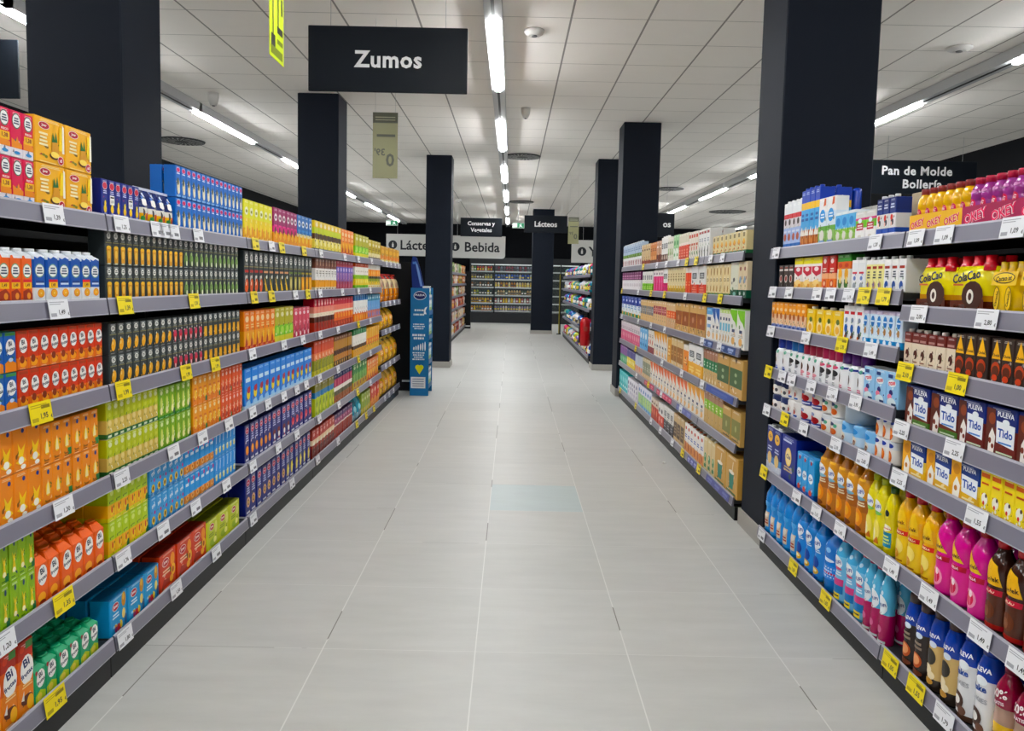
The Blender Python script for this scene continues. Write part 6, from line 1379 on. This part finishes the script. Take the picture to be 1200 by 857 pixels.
b.v = b.v[8:]; a -= 8; c -= 8
b.face(range(a, a + n), hd); b.face(reversed(range(c, c + n)), hd)
for i in range(n): b.face((a + i, c + i, c + (i + 1) % n, a + (i + 1) % n), hd)
b.poly([(.03, T + .34), (.06, T + .3), (.09, T + .2), (.13, T + .02), (.1, T + .02), (.06, T + .2)], M('7fa0d8'), flat(.16), 2)
b.rect(.0, .05, T + .3, T + .33, M('5f86c8'), flat(.16), 3)
obj('header_card', b, o)
i = 0
for z, nm in ((.12, 'lowest'), (.43, 'second lowest'), (.74, 'second highest'), (1.05, 'highest')):
    for q in range(4):
        w = .09; c = ('e9ece8', 'dfe6d4', 'd4e2e6', 'e6e6ee')[(q + int(z * 10)) % 4]
        key = ('disp', c)
        if key not in CACHE: CACHE[key] = carton_mb(w, .22, .07, [(.3, '9cb87a'), (1, c)], [('r', .1, .7, .9, .86, '2a4a8c'), ('e', .5, .4, .3, .12, '8ac0a0')]).mesh('milk_carton')
        m = obj('milk_carton', CACHE[key], None, (-1.265 + W - .012, 9.22 + .062 + q * .098, z + .0006), R(90)); tag(m, 'pale milk carton, %s from near end, %s shelf of blue display' % (ORD[q + 1], nm), 'carton', 'cartons in the blue display')
for q in range(2):
    m = obj('milk_carton', CACHE[('disp', 'e9ece8')] if ('disp', 'e9ece8') in CACHE else None, None, (-1.265 + W - .02, 9.22 + .07 + q * .22, 1.0506 + .223), R(90)); m.scale = (1, 1, .5); tag(m, 'short white carton laid on top of blue display cartons, %s from near end' % ORD[q + 1], 'carton', 'short cartons on the blue display')

# ------------------------------------------------------------------ distant shelving beyond the display and pillars
PAL = {'food': ['d88a6a', 'e2c9b4', 'b8483a', 'dfd6cc', 'c9a04a', '7f9a4a', 'e8dcd2', 'a85a6a', 'd2702a', '8a6a5a'], 'clean': ['3f5fb0', 'd8dce6', 'b03a5a', '6aa06a', 'c8cc5a', '8a6ab0', 'e6e2e6', '2f8a9a', 'd04a6a', '5a9ad0']}
CN = {'d88a6a': 'salmon', 'e2c9b4': 'beige', 'b8483a': 'brick red', 'dfd6cc': 'off-white', 'c9a04a': 'mustard', '7f9a4a': 'moss green', 'e8dcd2': 'cream', 'a85a6a': 'plum', 'd2702a': 'orange', '8a6a5a': 'brown',
      '3f5fb0': 'blue', 'd8dce6': 'pale grey', 'b03a5a': 'crimson', '6aa06a': 'green', 'c8cc5a': 'lime', '8a6ab0': 'violet', 'e6e2e6': 'white', '2f8a9a': 'teal', 'd04a6a': 'pink', '5a9ad0': 'sky blue'}
GM = {}
def goods_mesh(kind, c, w, h):
    key = (kind, c, w, h)
    if key not in GM:
        c2 = random.choice(['f2f0ea', '2a2a34', 'e8c83a'])
        if kind == 'clean': P = f_bottle('', w, h, dict(prof='tall', bands=[(1, c)], art=[('r', .1, .2, .9, .5, c2)], name='household_bottle', desc='')); GM[key] = P.root
        else: GM[key] = carton_mb(w, h, .1, [(1, c)], [('r', .12, .3, .88, .6, c2), ('e', .5, .78, .3, .1, 'e9e4da')]).mesh('grocery_packet')
    return GM[key]
def far_bay(s, y0, y1, zs, kind, label, fill, step, tail, top=1.72, back=.5):
    bay('L' if s < 0 else 'F', y0, y1, zs, label)
    SH = ('top', 'second', 'third', 'fourth', 'fifth', 'bottom')
    for j, z in enumerate(zs):
        room = (zs[j - 1] - z - .06) if j else .24
        n = int((y1 - y0 - .04) / step); seq = 0; c = random.choice(PAL[kind])
        for i in range(n):
            if random.random() < .45: c = random.choice(PAL[kind])
            w = round(step * .9, 3); h = round(min(room, random.choice((.2, .24, .22))), 3)
            m = obj('household_bottle' if kind == 'clean' else 'grocery_packet', goods_mesh(kind, c, w, h), None, (s * 1.423, y0 + .02 + (i + .5) * step, z + .0006), R(90) if s < 0 else R(-90))
            tag(m, '%s %s on the %s %s' % (CN[c], 'household bottle' if kind == 'clean' else 'grocery packet', SH[j] if j < len(zs) - 1 else 'bottom', tail), 'bottle' if kind == 'clean' else 'packet', '%s %s on the %s %s' % (CN[c], 'bottles' if kind == 'clean' else 'packets', SH[j] if j < len(zs) - 1 else 'bottom', tail))
ZF = [1.66, 1.38, 1.08, .77, .46, .14]
for i, y in enumerate((17.1, 18.47, 19.84, 21.21)):
    far_bay(-1, y, y + 1.366, ZF, 'food', 'distant food shelving bay beyond the display pillar, %s from its near end' % ORD[i + 1], 6, .228, 'distant food shelf, %s bay' % ORD[i + 1])
ZC = [1.62, 1.3, .98, .56, .14]
for i, y in enumerate((13.3, 14.67, 16.04, 17.41, 18.78)):
    far_bay(1, y, y + 1.366, ZC, 'clean', 'distant household shelving bay by the fire extinguisher, %s from its near end' % ORD[i + 1], 6, .195, 'household shelf, %s bay' % ORD[i + 1])
b = MB(); b.box(-2.0, -1.25, 22.6, 22.68, 0, 1.75, steel, .004); o = obj('end_panel_stand', b); tag(o, 'black end panel of the distant food shelving, beside the fridge', 'panel')
f = MB(); f.box(-1.43, -1.26, 22.58, 22.595, .06, .1, M('d4d6d6')); obj('foot_strip', f, o)
b = MB(); b.box(1.34, 1.362, 20.75, 20.8, 0, 1.7, M('8f8428'), .002); b.box(1.365, 1.40, 20.75, 20.8, 0, 1.7, steel, .002); o = obj('corner_guard_post', b); tag(o, 'thin yellow and black corner guard beside the distant pillar', 'post')
f = MB(); f.box(1.29, 1.41, 20.74, 20.81, 0.001, .03, steel2); obj('foot_plate', f, o)

# open drinks fridge along the end wall
fr = empty('display_fridge', (-1.5, 26.0, 0)); tag(fr, 'dark refrigerated drinks wall at the end of the aisle', 'fridge')
fd = noisy('fridge_black_steel', '14181d', .4, 3, .1); fi = M('1d2124', .5, name='fridge_inner_steel'); lite = M('c9cccb', .35)
def fp(name, x0, x1, y0, y1, z0, z1, m, parent=fr):
    b = MB(); b.box(x0, x1, y0, y1, z0, z1, m, .004); return obj(name, b, parent)
FW = 3.9
fp('base', 0, FW, 0, .9, 0, .36, fd); fp('back_panel', 0, FW, .86, .9, .361, 2.1, fi); fp('canopy', 0, FW, .05, .9, 2.08, 2.3, fd)
for x in (0, .86, 2.2, 3.2, FW - .04): fp('door_frame', x, x + .04, .02, .08, .361, 2.079, fd)
gl = clear('fridge_door_glass', '9fb0b0', .05, .07)
for x in (.041, .901, 2.241, 3.241): fp('door', x, x + (.818 if x < .1 else 1.298 if x < 1 else .958 if x < 3 else .61), .04, .046, .37, 2.07, gl)
fz = [.42, .70, .98, 1.26, 1.54, 1.82]
for z in fz:
    sh = fp('shelf', .05, FW - .05, .14, .85, z - .02, z, fi)
    fp('price_rail', .05, FW - .05, .125, .139, z - .035, z + .012, lite, sh)
fp('strip_lamp', .05, FW - .05, .1, .14, 2.04, 2.075, emit('lit_fridge_lamp', 'eef4f2', .25))
FP = [['a8862a', 'd8a01c', 'c8761c'], ['c9961c', 'b8821a', 'e0b43a'], ['8a9a3a', 'b8a83a', '2a3a34'], ['3a342c', '8a5a3a', '5a4a3a'], ['3a2a24', '6a5a4a', '8a8a6a'], ['4a7a3a', 'a83a34', 'c8b48a']]
FP2 = [['8a7a9a', 'c4b4b4', '6a6a7a'], ['d8a63a', 'a85a5a', 'b8b4a8'], ['b4946a', '4a5a4a', 'c9b48a'], ['c8a46a', 'd8c8a4', 'b87a3a'], ['3a58b8', '5a70a8', 'a8b0bc'], ['8a3a4a', '5a4a5a', '7a7a8a']]
FN = ('bottom', 'second lowest', 'third lowest', 'third highest', 'second highest', 'top')
for j, z in enumerate(fz):
    x = .09
    while x < 2.2:
        if .84 < x < .92: x = .93
        first = x < .86; pal = (FP if first else FP2)[j]; c = random.choice(pal); w = .082; key = ('fr', c)
        if key not in GM: GM[key] = f_bottle('', w, .2, dict(prof='tall', bands=[(1, c)], art=[('r', .1, .25, .9, .5, random.choice(['e6e2d8', '34343a', 'd8c04a']))], name='chilled_drink_bottle', desc='')).root
        m = obj('chilled_drink_bottle', GM[key], None, (-1.5 + x, 26.145, z + .0006), 0)
        tag(m, 'chilled drink bottle on the %s fridge shelf, %s door' % (FN[j], 'first' if first else 'second'), 'bottle', 'chilled bottles, %s fridge shelf, %s door' % (FN[j], 'first' if first else 'second'))
        x += .095

# red fire extinguisher on the far side of its pillar
o = empty('fire_extinguisher', (1.31, 13.0, .36)); tag(o, 'red fire extinguisher hung at the pillar beside the household shelves', 'fire extinguisher'); rd = M('c0181f', .3)
b = MB(); b.loft([(0, .08, .08, rd), (.02, .088, .088, rd), (.42, .088, .088, rd), (.48, .06, .06, rd), (.5, .03, .03, rd)], n=20); obj('cylinder_body', b, o)
b = MB(); b.loft([(.5, .02, .02, dk), (.55, .02, .02, dk)], n=10); b.box(-.08, .03, -.012, .012, .55, .565, dk); b.box(-.09, .02, -.012, .012, .58, .592, dk); obj('valve_handle', b, o)
b = MB(); b.loft([(.05, .012, .012, dk), (.5, .012, .012, dk)], -.1, 0, n=8); obj('hose', b, o)
b = MB(); b.box(-.035, .035, -.0895, -.086, .26, .34, M('b85a54')); obj('instruction_label', b, o)
b = MB(); b.box(.089, .1, -.04, .04, .2, .26, dk); b.box(.06, .1, -.25, -.09, .22, .24, dk); obj('wall_bracket', b, o)
# a scrap of paper on the floor tiles
b = MB(); b.loft([(.0005, .014, .01, M('eceae4')), (.008, .016, .012, M('eceae4')), (.014, .007, .006, M('eceae4'))], 1.28, 5.95, n=7, smooth=False); o = obj('paper_scrap', b); tag(o, 'tiny white scrap of paper on the floor by the plant drinks', 'litter')

# ------------------------------------------------------------------ camera, world, view
F, P, RO = 862.0, R(4.3), .021
cam = bpy.data.cameras.new('camera'); co = bpy.data.objects.new('camera', cam); COL.objects.link(co)
cam.sensor_fit = 'HORIZONTAL'; cam.sensor_width = 36; cam.lens = F * 36 / 1200
cam.shift_y = -(98 - F * math.tan(P)) / 1200
cam.clip_start = .05; cam.clip_end = 100
yaw = math.atan(math.tan(P) * RO)
rot = Matrix.Rotation(-yaw, 4, 'Z') @ Matrix.Rotation(math.pi / 2 - P, 4, 'X') @ Matrix.Rotation(RO, 4, 'Z')
co.matrix_world = Matrix.Translation((0, 0, 1.46)) @ rot
SC.camera = co
w = bpy.data.worlds.new('world'); SC.world = w; w.use_nodes = True
w.node_tree.nodes['Background'].inputs[0].default_value = (.02, .02, .022, 1)
SC.view_settings.view_transform = 'Standard'; SC.view_settings.look = 'None'; SC.view_settings.gamma = 1; SC.view_settings.exposure = EXPOSURE
SC.view_settings.use_curve_mapping = False
SC.cycles.use_denoising = True; SC.cycles.max_bounces = 7; SC.cycles.diffuse_bounces = 5; SC.cycles.glossy_bounces = 3; SC.cycles.transparent_max_bounces = 6; SC.cycles.sample_clamp_indirect = 6
SC.cycles.caustics_reflective = False; SC.cycles.caustics_refractive = False
